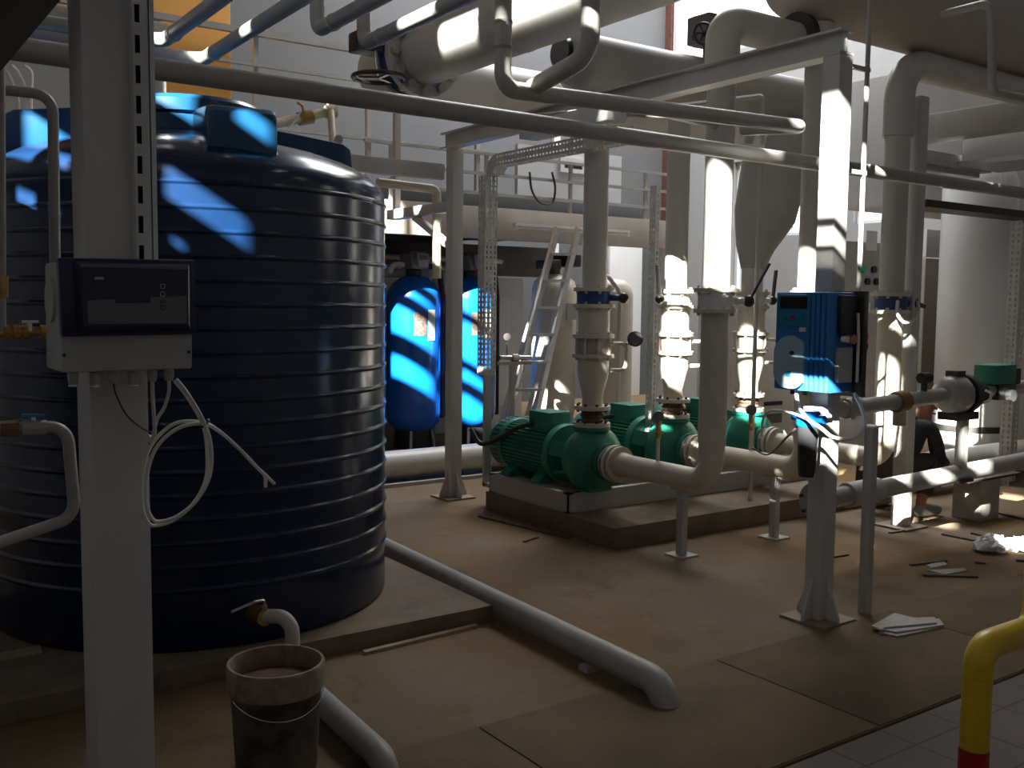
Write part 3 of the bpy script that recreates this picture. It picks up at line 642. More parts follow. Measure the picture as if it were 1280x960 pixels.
# finned motor barrel
b = MB(); nf = 40; ringa = []
for yv in (5.50, 6.04):
    rg = []
    for i in range(nf*4):
        a = 2*PI*i/(nf*4); rr = .187 if i % 4 in (0, 1) else .168
        rg.append(b.bm.verts.new((x+rr*math.cos(a), yv, AX+rr*math.sin(a))))
    ringa.append(rg)
b.bridge(*ringa); b.bm.faces.new(list(reversed(ringa[0]))); b.bm.faces.new(ringa[1])
mo = b.build('motor', 'green', pu, smooth=False)
b = MB(); b.lathe([(.19, 6.03), (.197, 6.05), (.197, 6.16), (.18, 6.20), (.10, 6.215), (0, 6.217)], (x, 0, AX), (0, 1, 0), n=40)
fc = b.build('fan_cover', 'green', mo)
b = MB()
for k in range(32):
    a = 2*PI*k/32; d = Vector((math.cos(a), 0, math.sin(a))); c = Vector((x, 0, AX))
    MB  # slots of the fan cover
    b.beam(c+d*.1975+Vector((0, 6.075, 0)), c+d*.1975+Vector((0, 6.15, 0)), .014, .004, d)
b.build('fan_grille', 'black', fc)
MB().lathe([(.1, 5.44), (.205, 5.44), (.21, 5.46), (.21, 5.50), (.185, 5.52)], (x, 0, AX), (0, 1, 0), n=40).build('motor_flange', 'green', mo)
MB().box(x-.10, x+.10, 5.56, 5.80, .62, .775).build('terminal_box', 'green', mo, bevel=.012)
MB().tube(spline([(x-.1, 5.75, .68), (x-.17, 5.85, .64), (x-.2, 6.0, .56), (x-.3, 6.12, .50), (x-.33, 6.22, .6)]), .018, n=8).build('motor_cable', 'dark_steel', mo)
for y0, y1 in ((5.53, 5.63), (5.9, 6.0)):
    MB().prism([(x-.2, y0, .275), (x+.2, y0, .275), (x+.2, y0, .30), (x+.12, y0, .36), (x-.12, y0, .36), (x-.2, y0, .30)], (0, y1-y0, 0)).build('foot', 'green', pu)
# lantern bracket
MB().lathe([(.16, 5.26), (.185, 5.27), (.185, 5.30), (.15, 5.31)], (x, 0, AX), (0, 1, 0), n=36).build('lantern_ring', 'green', pu)
for a in (20, 160, 235, 305):
    d = Vector((math.cos(R(a)), 0, math.sin(R(a)))); c = Vector((x, 0, AX))
    MB().beam(c+d*.15+Vector((0, 5.27, 0)), c+d*.185+Vector((0, 5.46, 0)), .11, .02, d).build('lantern_arm', 'green', pu)
MB().cyl((x, 5.26, AX), (x, 5.46, AX), .055).build('coupling', 'rust', pu)
# volute
b = MB(); b.lathe([(.06, 5.02), (.085, 5.04), (.14, 5.07), (.2, 5.10), (.225, 5.14), (.225, 5.21), (.205, 5.25), (.15, 5.27), (.05, 5.275)], (x, 0, AX), (0, 1, 0), n=44)
vo = b.build('volute', 'green', pu, sharp=60)
MB().sweep([(x+.06, 5.17, .55), (x+.03, 5.18, .64), (x, 5.2, .70)], [.10, .085, .08], 24).build('outlet', 'green', vo)
flange(vo, (x, 5.2, .70), (0, 0, 1), .125, .024, 'green', 8, .011, 'dark_steel', 'outlet_flange')
flange(vo, (x, 5.02, AX), (0, 1, 0), .125, .03, 'green', 0, name='inlet_flange')
MB().box(x-.1, x+.1, 5.1, 5.22, .275, .32).build('foot', 'green', pu)
YO = (0, .1, .13)
pumps = [pu, dup(pu, (.86, YO[1], 0), 'middle green pump of the row, behind the nearest riser pipe'), dup(pu, (1.72, YO[2], 0), 'farthest green pump, left of the water filter')]
# ================================================================== SUCTION RISERS
def riser(i, label, ztop):
    x = 4.34+.86*i; yo = YO[i]
    t = thing('suction_pipe', label, 'pipe', (x, 4.08, .0), 'suction pipes in front of the pumps')
    MB().tube([(x, 4.80+yo, AX), (x, 4.09, AX), (x, 4.09, 1.50)], .073, .15, n=28, seg=10).build('pipe', 'cream', t)
    MB().lathe([(.073, .66), (.083, .75), (.083, 1.51)], (x, 4.09, 0), n=28).build('sleeve', 'cream', t)
    MB().sweep([(x, 4.94+yo, AX), (x, 4.90+yo, AX), (x, 4.80+yo, AX)], [.09, .085, .073], 28).build('reducer', 'cream', t)
    flange(t, (x, 4.945+yo, AX), (0, 1, 0), .124, .026, 'cream', 8, .012, 'galv')
    flange(t, (x, 4.905+yo, AX), (0, 1, 0), .118, .022, 'cream', 0)
    MB().lathe([(.1, 4.958+yo), (.112, 4.972+yo), (.1, 4.985+yo), (.118, 4.99+yo), (.118, 5.003+yo)], (x, 0, AX), (0, 1, 0), n=28).build('joint_ring', 'chrome', t)
    flange(t, (x, 4.09, 1.515), (0, 0, 1), .128, .024, 'cream', 8, .012, 'pipe')
    flange(t, (x, 4.09, 1.635), (0, 0, 1), .128, .024, 'cream', 8, .012, 'pipe')
    MB().cyl((x, 4.09, 1.645), (x, 4.09, ztop), .083, n=28).build('upper_pipe', 'pipe', t)
    return t
r1 = riser(0, 'tall pale suction pipe with elbow at the nearest pump, largely sunlit', 2.95)
r2 = riser(1, 'tall suction pipe of the middle pump, behind the blue dosing unit', 3.3)
r3 = riser(2, 'tall suction pipe of the farthest pump, right of the grey electrical cabinet', 2.75)
MB().tube([(4.34, 4.09, 2.93), (4.34, 4.09, 3.17), (4.98, 4.09, 3.17)], .1, .2, n=28, seg=12).build('top_elbow', 'pipe', r1)
flange(r1, (4.98, 4.09, 3.17), (1, 0, 0), .16, .05, 'dark_steel', 0)
MB().cyl((4.98, 4.09, 3.17), (5.1, 4.09, 3.17), .1, n=28).build('link_pipe', 'pipe_dark', r1)
MB().tube([(6.06, 4.09, 2.7), (6.06, 4.09, 3.2), (7.6, 4.09, 3.2)], .1, .32, n=28, seg=12).build('top_elbow', 'pipe', r3)
def bfly(name, label, c, r, lever=None, m='pipe', grp='butterfly valves on the pump pipes'):
    t = thing('butterfly_valve', label, 'valve', c, grp); c = Vector(c)
    MB().cyl(c-Vector((0, 0, .044)), c+Vector((0, 0, .044)), r, n=28).build('body', m, t)
    if lever is not None:
        d = Vector(lever[0]).normalized()
        MB().cyl(c+d*r*.9, c+d*(r+.09), .022, n=12).build('neck', m, t)
        s_ = c+d*(r+.09); e_ = Vector(lever[1])
        MB().sph(s_, .036).build('hub', 'black', t)
        MB().beam(s_, s_+e_, .03, .014, d).build('lever', 'black', t)
    return t
bfly('', 'white butterfly valve with black lever on the nearest sunlit suction pipe', (4.34, 4.09, 1.575), .105, ((.8, -.55, 0), (.10, -.06, .22)), 'white')
bfly('', 'butterfly valve on the middle suction pipe above the dosing unit', (5.2, 4.09, 1.575), .105, None)
bfly('', 'butterfly valve with blue rim on the farthest suction pipe beside the white hose loop', (6.06, 4.09, 1.575), .108, ((.9, -.3, 0), (.05, -.05, -.02)), 'valve_blue')
hz = spline([PY(1122, 376, 4.0), PY(1122, 392, 3.98), PY(1130, 403, 3.96), PY(1142, 400, 3.96), PY(1148, 388, 3.98), PY(1147, 376, 4.0)])
tag(MB().tube(hz, .012, n=8).build('white_hose', 'cable'), 'short white hose loop hanging at the farthest suction valve', 'hose')
# legs under the suction pipes
for i, l in enumerate(('steel pipe prop under the nearest suction pipe elbow', 'steel pipe prop left of the water filter, under the middle suction pipe')):
    x = 4.34+.86*i
    t = thing('pipe_prop', l, 'prop', (x, 4.32, 0), 'props under the suction pipes')
    MB().box(x-.025, x+.025, 4.295, 4.345, .012, AX-.07).build('post', 'grey_paint', t, bevel=.004)
    MB().box(x-.075, x+.075, 4.245, 4.395, 0, .012).build('base_plate', 'grey_paint', t)
    MB().box(x-.03, x+.03, 4.24, 4.40, AX-.08, AX-.066).build('saddle', 'grey_paint', t)
# ================================================================== DISCHARGE LINES
def discharge(i, label, ztop):
    x, y = 4.34+.86*i, 5.2+YO[i]
    t = thing('discharge_pipe', label, 'pipe', (x, y, .712), 'discharge pipes above the pumps')
    O_ = (x, y, 0)
    flange(t, (x, y, .727), (0, 0, 1), .125, .026, 'cream', 8, .011, 'dark_steel')
    MB().lathe([(.07, .74), (.085, .755), (.07, .77), (.085, .79), (.07, .81), (.085, .82), (.07, .83)], O_, n=28).build('rubber_joint', 'rust', t)
    flange(t, (x, y, .842), (0, 0, 1), .125, .026, 'cream', 8, .011, 'dark_steel')
    MB().lathe([(.072, .855), (.072, .93), (.105, 1.06), (.108, 1.08), (.108, 1.18)], O_, n=32).build('reducer', 'cream', t)
    flange(t, (x, y, 1.196), (0, 0, 1), .142, .026, 'cream', 8, .011, 'cream')
    MB().lathe([(.1, 1.21), (.108, 1.24), (.108, 1.3), (.1, 1.32)], O_, n=32).build('check_valve', 'tan', t)
    flange(t, (x, y, 1.33), (0, 0, 1), .142, .026, 'cream', 8, .011, 'cream')
    for k in range(8):
        a = 2*PI*(k+.5)/8; p = Vector((x+.12*math.cos(a), y+.12*math.sin(a), 0))
        MB().cyl(p+Vector((0, 0, 1.2)), p+Vector((0, 0, 1.33)), .009, n=8).build('stay_bolt', 'cream', t)
    MB().cyl((x, y, 1.34), (x, y, 1.525), .108, n=32).build('spool', 'cream', t)
    flange(t, (x, y, 1.535), (0, 0, 1), .142, .026, 'cream', 8, .011, 'pipe')
    flange(t, (x, y, 1.645), (0, 0, 1), .142, .026, 'cream', 8, .012, 'pipe')
    MB().cyl((x, y, 1.655), (x, y, ztop), .084, n=32).build('upper_pipe', 'pipe', t)
    MB().tube([(x+.08, y-.1, 1.28), (x+.19, y-.12, 1.28), (x+.19, y-.12, 1.1), (x+.09, y-.08, 1.1)], .014, .04, n=8).build('bypass', 'cream', t)
    return t
discharge(0, 'pale pipe with check valve rising from the nearest pump', 2.96)
discharge(1, 'pale pipe with check valve rising from the middle pump, sunlit', 2.96)
discharge(2, 'pale pipe with check valve rising from the farthest pump, beside blue dosing unit', 1.84)
bfly('', 'blue butterfly valve on the nearest discharge pipe', (4.34, 5.2, 1.59), .118, ((.5, -.85, 0), (.01, -.02, .01)), 'valve_blue')
bfly('', 'butterfly valve with black lever on the middle discharge pipe', (5.2, 5.3, 1.59), .112, ((-.9, -.2, 0), (-.03, .0, .24)), 'white')
bfly('', 'butterfly valve on the farthest discharge pipe', (6.06, 5.33, 1.59), .112, ((.9, -.2, 0), (.03, .0, .24)), 'white')
for x, yg, l in ((4.56, 0, 'round grey gauge beside the check valve of the nearest discharge pipe'), (5.42, .1, 'round gauge beside the check valve of the middle discharge pipe')):
    t = thing('pressure_gauge', l, 'gauge', (x, 5.05+yg, 1.3), 'gauges on the discharge pipes')
    MB().cyl((x, 5.03+yg, 1.315), (x-.028, 4.99+yg, 1.315), .052, n=28).build('case', 'dark_steel', t)
    MB().cyl((x-.027, 4.992+yg, 1.315), (x-.031, 4.986+yg, 1.315), .044, n=28).build('dial', 'panel_grey', t)
    MB().tube([(x-.03, 5.08+yg, 1.28), (x-.01, 5.02+yg, 1.28), (x-.01, 5.02+yg, 1.3)], .01, .01, n=8).build('stem', 'brass', t)
# small gauge and brass cock in front of middle pump
for px_, py_, gx, l in ((822, 520, 4.34, 'small gauge on brass cock standing on the nearest suction pipe'), (938, 512, 5.2, 'small gauge on brass cock standing on the middle suction pipe')):
    p = PX(px_, py_, gx)
    t = thing('gauge_cock', l, 'gauge', p, 'gauge cocks on the suction pipes')
    MB().cyl(p+Vector((0, .0, .0)), p+Vector((-.02, -.03, .0)), .035, n=20).build('dial', 'panel_grey', t)
    MB().cyl(p+Vector((0, -.01, -.03)), p+Vector((0, -.01, -.14)), .018, n=8).build('cock', 'brass', t)
    MB().box(p.x-.035, p.x+.02, p.y-.035, p.y-.02, p.z-.11, p.z-.09).build('cock_handle', 'brass', t)
    MB().tube([p+Vector((0, -.01, -.13)), Vector((p.x, p.y-.01, AX+.06))], .012, n=8).build('stem', 'cream', t)
# ================================================================== VERTICAL PERFORATED TRAYS
def perf(o, u, v, U, V, nu, nv, hu, hv, d):
    us = [0]; vs_ = [0]
    for i in range(nu): c = U*(i+.5)/nu; us += [c-hu/2, c+hu/2]
    for j in range(nv): c = V*(j+.5)/nv; vs_ += [c-hv/2, c+hv/2]
    us.append(U); vs_.append(V)
    return MB().grid(o, u, v, us, vs_, {(i, j) for i in range(1, len(us)-1, 2) for j in range(1, len(vs_)-1, 2)}, d)
ct = thing('cable_tray', 'perforated cable tray rising beside the rear column and bending over the pumps', 'cable tray', (4.2, 6.3, 0))
perf((4.15, 6.26, 1.0), (1, 0, 0), (0, 0, 1), .11, 1.5, 3, 38, .012, .024, (0, .003, 0)).build('tray_web', 'tray', ct, smooth=False)
perf((4.147, 6.26, 1.0), (0, 1, 0), (0, 0, 1), .09, 1.5, 2, 38, .01, .02, (.003, 0, 0)).build('tray_side', 'tray', ct, smooth=False)
arc = [(4.15, 6.26-.14+.14*math.cos(R(a)), 2.5+.14*math.sin(R(a))) for a in range(0, 91, 15)]
inn = [(4.15, 6.26-.14+.05*math.cos(R(a)), 2.5+.05*math.sin(R(a))) for a in range(0, 91, 15)]
MB().prism(arc+list(reversed(inn)), (.11, 0, 0)).build('bend', 'tray', ct, sharp=60)
perf((4.147, 6.12, 2.55), (0, -1, 0), (0, 0, 1), 1.5, .09, 40, 2, .02, .012, (.003, 0, 0)).build('tray_side', 'tray', ct, smooth=False)
perf((4.15, 6.12, 2.55), (0, -1, 0), (1, 0, 0), 1.5, .1, 40, 3, .02, .012, (0, 0, .003)).build('tray_web', 'tray', ct, smooth=False)
MB().box(4.17, 4.23, 6.27, 6.3, .14, 1.05).build('support_angle', 'grey_paint', ct)
MB().box(4.17, 4.23, 6.14, 6.3, .14, .17).build('support_foot', 'grey_paint', ct)
t2 = thing('cable_tray', 'perforated cable tray standing behind the middle discharge pipe', 'cable tray', (5.2, 5.54, .28))
perf((5.15, 5.54, .28), (1, 0, 0), (0, 0, 1), .1, 2.15, 3, 50, .01, .024, (0, .003, 0)).build('tray_web', 'tray', t2, smooth=False)
perf((5.15, 5.48, .28), (0, 1, 0), (0, 0, 1), .06, 2.15, 2, 50, .01, .02, (.003, 0, 0)).build('tray_side', 'tray', t2, smooth=False)
t3 = thing('cable_tray', 'perforated cable tray standing at the far right edge', 'cable tray', (8.65, 4.6, 0))
perf((8.5, 4.6, 0), (1, 0, 0), (0, 0, 1), .3, 2.3, 4, 46, .016, .026, (0, .003, 0)).build('tray_web', 'tray', t3, smooth=False)
perf((8.5, 4.5, 0), (0, 1, 0), (0, 0, 1), .1, 2.3, 2, 46, .014, .026, (.003, 0, 0)).build('tray_side', 'tray', t3, smooth=False)
# ================================================================== OVERHEAD PIPES
A1 = thing('long_pipe', 'long grey pipe crossing the whole view, lower of the two across', 'pipe', (3, 3.35, 2.28))
MB().tube([(-1.9, 3.35, 2.30), (9.5, 3.35, 2.27)], .036, n=18).build('pipe', 'pipe_dark', A1)
A2 = thing('loop_pipe', 'grey pipe with two drops joining above the long pipe, ending at the right column', 'pipe', (2.6, 2.93, 2.3))
K = 2.87/3.35
def q_(x, y, z): return Vector((x*K, y*K, CAM_H+(z-CAM_H)*K))
MB().tube([(2.06, q_(2.3, 3.35, 2).y, 2.705), (q_(2.3, 3.35, 2).x, q_(2.3, 3.35, 2).y, 2.705), q_(2.30, 3.35, 2.405), q_(4.16, 3.35, 2.458), q_(4.16, 3.75, 2.5)], .03, .055, n=18).build('pipe', 'pipe', A2)
MB().tube([q_(2.45, 3.35, 2.43), q_(2.45, 2.985, 2.49), (q_(2.45, 2.985, 2).x, q_(2.45, 2.985, 2).y, 2.69)], .0315, .09, n=18).build('branch', 'pipe', A2)
for z in (2.66, 2.56): MB().cyl(q_(2.30, 3.35, z), q_(2.30, 3.35, z+.012), .0325).build('weld_ring', 'pipe_dark', A2)
sbm = MB().box(2.81, 2.92, 3.3, 3.95, 2.335, 2.41); 
tag(sbm.build('bracket_channel', 'white', bevel=.004), 'short white steel channel stub between the loop pipe and the long pipe', 'bracket')
def bpipe(label, x, yend, up, turn=None):
    t = thing('overhead_pipe', label, 'pipe', (x, yend, 2.7), 'grey pipes running overhead at the upper left')
    if up: pts = [(x, -1.5, 2.74), (x, yend, 2.7), (x, yend, up)]
    else: pts = [(x, -1.5, 2.74), (x, yend, 2.7), (turn, yend, 2.7)]
    MB().tube(pts, .032, .055, n=18).build('pipe', 'pipe_dark', t)
    for y in (yend-.16,): MB().cyl((x, y, 2.7), (x, y-.012, 2.7), .036).build('weld_ring', 'pipe', t)
    return t
bpipe('overhead pipe at upper left nearest the slotted channel, running away from view', 1.33, 4.62, None, -1.9)
bpipe('overhead pipe with elbow and ringed end in front of the orange cabinet', 1.58, 4.86, None, -1.9)
bpipe('overhead pipe with short upturned end left of the handwheel valve', 1.81, 4.04, 3.4)
bpipe('overhead pipe with upturned end passing in front of the handwheel valve', 2.07, 4.12, 3.4)
t = thing('overhead_pipe', 'pale pipe highest at the upper left edge behind the column', 'pipe', (0, 5.0, 2.85), 'grey pipes running overhead at the upper left')
MB().cyl((-1.9, 5.0, 2.87), (1.45, 5.0, 2.85), .032).build('pipe', 'pipe', t)
# big pipe, valve, header
bp_ = thing('main_pipe', 'fat off-white overhead pipe with sunlit patches and bolted flange', 'pipe', (3.64, 4, 3.3))
GX, GZ = 3.64, 3.3
MB().cyl((GX, -1.6, GZ), (GX, 6.30, GZ), .205, n=40).build('pipe', 'pipe', bp_)
flange(bp_, (GX, 6.32, GZ), (0, 1, 0), .29, .06, 'pipe', 12, .034, 'grey_paint', rb=.86)
for y in (3.75, 5.1): MB().lathe([(.205, 0), (.209, .006), (.209, .014), (.205, .02)], (GX, y, GZ), (0, 1, 0), n=40, caps=False).build('weld_ring', 'pipe', bp_)
for y in (2.0, 5.6): MB().cyl((GX, y, GZ+.2), (GX, y, CH), .012, n=8).build('hanger_rod', 'grey_paint', bp_)
bv = thing('handwheel_valve', 'valve with black handwheel between the fat pipe and its elbow', 'valve', (GX, 6.44, GZ))
MB().cyl((GX, 6.36, GZ), (GX, 6.49, GZ), .26, n=36).build('body', 'valve_blue', bv)
MB().box(GX-.50, GX-.30, 6.34, 6.5, GZ-.02, GZ+.12).build('gearbox', 'dark_steel', bv, bevel=.02)
MB().cyl((GX-.3, 6.42, GZ+.03), (GX-.18, 6.42, GZ+.03), .06).build('neck', 'valve_blue', bv)
hc = Vector((GX-.36, 6.3, GZ-.2))
MB().cyl((GX-.36, 6.36, GZ), hc, .016, n=12).build('stem', 'chrome', bv)
MB().torus(hc, (0, 0, 1), .18, .016).build('handwheel', 'black', bv)
for k in range(3):
    a = R(30+120*k); MB().beam(hc, hc+Vector((.178*math.cos(a), .178*math.sin(a), 0)), .026, .014).build('spoke', 'black', bv)
h1 = thing('header_pipe', 'fat pale header pipe bending from the handwheel valve across the back', 'pipe', (5, 7.03, GZ))
MB().tube([(GX, 6.5, GZ), (GX, 7.03, GZ), (8.0, 7.03, GZ)], .235, .34, n=40, seg=12).build('pipe', 'pipe', h1, sharp=60)
flange(h1, (GX, 6.515, GZ), (0, 1, 0), .285, .05, 'pipe', 0)
h2_ = thing('header_pipe', 'fat grey capped header pipe below the high windows, behind the beam', 'pipe', (6, 5.2, 3.12))
MB().lathe([(0, 4.1), (.12, 4.105), (.175, 4.13), (.195, 4.18), (.195, 6.75)], (0, 5.2, 3.12), (1, 0, 0), n=40).build('pipe', 'pipe_dark', h2_, sharp=60)
MB().cyl((6.5, 5.2, 3.2), (6.5, 5.2, CH), .012, n=8).build('hanger_rod', 'grey_paint', h2_)
flange(h2_, (4.09, 5.27, 3.19), (1, 0, 0), .1, .05, 'black', 0)
av = thing('actuator_valve', 'grey actuator box with handwheel in front of the high window', 'valve', PY(888, 70, 5.2))
p = PY(888, 40, 5.2)
MB().box(p.x-.13, p.x+.13, p.y-.11, p.y+.11, p.z-.1, p.z+.1).build('actuator', 'panel_grey', av, bevel=.015)
MB().cyl((p.x, p.y, 3.28), (p.x, p.y, p.z-.09), .05).build('stem', 'dark_steel', av)
q = PY(880, 42, 5.02)
MB().torus(q, (-.5, -1, 0), .072, .01).build('handwheel', 'black', av)
MB().cyl(q, q+Vector((.05, .1, 0)), .017, n=10).build('hub', 'black', av)
for k in range(3):
    a = PI*k/3; e_ = Vector((1, -.5, 0)).normalized()*math.cos(a)*.072+Vector((0, 0, .072*math.sin(a)))
    MB().beam(q-e_, q+e_, .01, .01, (.5, 1, 0)).build('spoke', 'black', av)
MB().cyl(PY(868, 46, 5.18), PY(908, 44, 5.18), .028, n=12).build('cross_shaft', 'dark_steel', av)
h3 = thing('suction_header', 'very fat dark pipe across the upper right corner', 'pipe', (7, 4.1, 3.6))
MB().lathe([(0, 4.9), (.12, 4.91), (.22, 4.95), (.28, 5.02), (.31, 5.14), (.31, 11.9)], (0, 4.12, 3.60), (1, 0, 0), n=44).build('pipe', 'tan', h3, sharp=60)
up = thing('bent_pipe', 'thin grey pipe with two bends at the upper right', 'pipe', (6.5, 3.7, 3.0))
MB().tube([PX(1178, 18, PY(1238, 3, 3.4).x), PY(1238, 3, 3.4), PY(1241, 115, 3.4), PY(1340, 135, 3.4)], .025, .06, n=14).build('pipe', 'pipe_dark', up)
# large reducing elbow over the farthest discharge
le = thing('reducing_elbow', 'fat dull reducing elbow pipe dropping to the farthest discharge pipe', 'pipe', (6.06, 5.33, 2.0))
MB().sweep([(6.06, 5.33, 1.83), (6.08, 5.33, 2.0), (6.16, 5.31, 2.25), (6.22, 5.28, 2.6), (6.22, 5.25, 2.9)], [.09, .15, .24, .26, .26], 36).build('pipe', 'pipe_dark', le, sharp=70)
tag(MB().tube([PX(951, 190, 5.5), (PX(951, 190, 5.5).x, PX(951, 190, 5.5).y, .0)], .016).build('conduit', 'grey_paint'), 'thin vertical conduit in front of the fat reducing elbow', 'conduit')
# supports high up
lb = MB(); p, q = PY(924, 187, 4.6), PY(958, 172, 4.6)
tag(lb.prism([p, p+Vector((.24, 0, 0)), p+Vector((.27, 0, .12)), p+Vector((.22, 0, .12)), p+Vector((.19, 0, .05)), p+Vector((0, 0, .04))], (0, .06, 0)).build('clamp_bracket', 'white'), 'small white L-shaped clamp bracket under the long pipe', 'bracket')
fr = thing('hanger_frame', 'thin steel hanger frame between the overhead pipes and the right column', 'frame', (5.3, 5.2, 2.9))
MB().tube([PY(790, 140, 4.8), PY(952, 120, 4.6), PY(953, 180, 4.6)], .018, .02, n=6).build('angle', 'grey_paint', fr)
tag(MB().tube([PY(640, 150, 4.6), PY(735, 140, 4.3), PY(835, 144, 4.0), (4.27, 4.06, PY(835, 144, 4.0).z)], .02).build('side_pipe', 'pipe_dark'), 'thin grey pipe behind the white channel stub', 'pipe')
# ================================================================== UPPER RIGHT DUCTS
tag(MB().box(7.9, 8.1, 2.5, 5.4, 2.98, 3.2).build('cross_beam', 'pipe_dark', bevel=.008), 'dark steel cross beam under the very fat pipe', 'beam')
du = thing('air_duct', 'galvanised air duct with bright lower flange at the right edge', 'duct', (8.3, 4.2, 2.75))
MB().box(8.2, 8.8, 2.5, 4.9, 2.8, 3.15).build('trunk', 'wall', du, bevel=.005)
MB().box(8.17, 8.83, 2.5, 4.92, 2.77, 2.81).build('lower_flange', 'galv', du)
tb = thing('duct_box', 'dull box trunk with bright lower lip beside the air duct', 'duct', (8.1, 5.1, 2.75))
MB().box(7.6, 8.72, 4.92, 5.12, 2.76, 2.87).build('trunk', 'tray', tb, bevel=.005)
MB().box(7.6, 8.6, 4.96, 5.1, 2.71, 2.76).build('lip', 'galv', tb)
tag(MB().box(7.4, 9.4, 4.7, 4.95, 2.36, 2.42).build('tray_ladder', 'dark_steel'), 'dark horizontal cable ladder above the fat pale vessel', 'cable tray')
tag(MB().box(9.0, 11.9, 5.9, 6.9, 2.6, 3.9).build('air_handler', 'wall', bevel=.02), 'pale blue-grey air handling box high behind the ducts', 'air handler')
# ================================================================== BLUE DOSING UNIT
ds = thing('dosing_unit', 'blue chemical dosing unit with display mounted on the right steel column', 'dosing unit', (3.87, 3.02, 1.15))
FX = 3.79
MB().box(FX, 3.965, 2.86, 3.18, 1.15, 1.615).build('case', 'doser', ds, bevel=.012)
def onf(x0, x1, y0, y1, d0, d1, nm, m, bev=0, par=None):
    a, b = PX(x0, y0, FX), PX(x1, y1, FX)
    return MB().box(FX-d1, FX-d0, min(a.y, b.y), max(a.y, b.y), min(a.z, b.z), max(a.z, b.z)).build(nm, m, par or ds, bevel=bev)
onf(974, 1014, 368, 408, 0, .012, 'keypad', 'teal', .004)
onf(978, 1011, 371, 386, .012, .016, 'display', 'lcd')
for x, m_ in ((983, 'teal'), (993, 'red'), (1005, 'teal')):
    p = PX(x, 397, FX); MB().cyl(p-Vector((.012, 0, 0)), p-Vector((.018, 0, 0)), .011, n=16).build('button', m_, ds)
onf(1000, 1012, 409, 415, 0, .006, 'label', 'paper')
c = PX(990, 453, FX); pts = []
for i in range(33):
    a = 2*PI*i/32; y = c.y+.108*math.cos(a); z = c.z+.128*math.sin(a)
    pts.append((FX, max(2.995, min(3.168, y)), max(1.16, z)))
MB().prism(pts[:-1], (-.02, 0, 0)).build('round_cover', 'doser_light', ds)
p = PX(994, 441, FX); MB().cyl(p-Vector((.02, 0, 0)), p-Vector((.03, 0, 0)), .01, n=12).build('lock', 'dark_steel', ds)
p = PX(989, 467, FX); MB().box(FX-.024, FX-.02, p.y-.012, p.y+.012, p.z-.014, p.z+.014).build('catch', 'teal', ds)
for k in range(5):
    y = 2.985-.028*k; MB().cyl((FX, y, 1.155), (FX, y, 1.61), .0125, n=14).build('rib', 'doser', ds)
MB().box(3.83, 3.95, 2.835, 2.86, 1.42, 1.60).build('side_recess', 'black', ds, bevel=.004)
MB().cyl((3.88, 2.84, 1.40), (3.88, 2.80, 1.40), .022).build('union', 'brass', ds)
MB().cyl((3.85, 2.84, 1.40), (3.85, 2.81, 1.40), .015).build('ring', 'white_plastic', ds)
MB().box(3.83, 3.93, 2.84, 2.86, 1.2, 1.36).build('side_plate', 'box_grey', ds)
MB().tube([(3.93, 2.82, 1.52), (3.94, 2.82, 1.40), (3.94, 2.82, 1.2)], .007, n=8).build('sight_tube', 'white_plastic', ds)
MB().box(3.965, 4.0, 2.815, 2.98, 1.13, 1.62).build('back_plate', 'dark_steel', ds)
for y in (3.12, 3.05): MB().cyl((3.86, y, 1.155), (3.86, y, 1.125), .012, n=12).build('gland', 'black', ds)
po = thing('steel_post', 'slim square steel post beside the right column', 'post', (4.30, 2.98, 0))
MB().box(4.275, 4.325, 2.955, 3.005, 0, .95).build('shaft', 'grey_paint', po, bevel=.005)
MB().box(4.26, 4.34, 2.94, 3.02, .95, .96).build('cap', 'white', po)
cd = thing('conduit', 'thin vertical conduit right of the column, partly sunlit', 'conduit', (4.30, 3.08, 1.6))
MB().cyl((4.29, 3.08, .98), (4.29, 3.08, 4.2), .012, n=12).build('tube', 'grey_paint', cd)
for z in (1.5, 2.2, 2.7): MB().box(4.06, 4.305, 3.07, 3.09, z, z+.02).build('clip', 'grey_paint', cd)
# water filter under the dosing unit
wf = thing('water_filter', 'small cartridge water filter with bright blue cap under the dosing unit', 'filter', (3.86, 3.0, .9))
a = PX(1010, 545, 3.85)
MB().lathe([(.0, .98), (.052, .98), (.058, .99), (.058, 1.045), (.05, 1.055), (0, 1.06)], (3.85, a.y, -.0), n=28).build('cap', 'vessel', wf)
MB().lathe([(0, .735), (.035, .738), (.042, .76), (.05, .98), (0, .98)], (3.85, a.y, 0), n=28).build('bowl', 'bowl', wf)
MB().box(3.86, 3.97, a.y-.04, a.y+.04, 1.02, 1.07).build('bracket', 'white', wf)
for s_ in (-1, 1): MB().cyl((3.85, a.y+.055*s_, 1.02), (3.85, a.y+.09*s_, 1.02), .02, n=14).build('port', 'vessel', wf)
def cable(name, label, pts, r, m='cable', n=8, grp=None):
    return tag(MB().sweep(spline(pts), r, n).build(name, m), label, 'cable', grp)
cable('white_cable', 'white cable looping from the dosing unit down over the filter cap', [PX(995, 490, 3.83), PX(999, 508, 3.78), PX(1010, 524, 3.74), PX(1026, 535, 3.74), PX(1040, 546, 3.78), PX(1058, 549, 3.8), PX(1074, 543, 3.84), PX(1081, 528, 3.88), PX(1077, 510, 3.92), PX(1068, 492, 3.95)], .009)
cable('white_cable', 'thin white cable arching left from the filter towards the pump', [PX(952, 545, 3.95), PX(954, 524, 3.9), PX(962, 514, 3.85), PX(980, 514, 3.8), PX(1000, 520, 3.77), PX(1022, 532, 3.75)], .006)
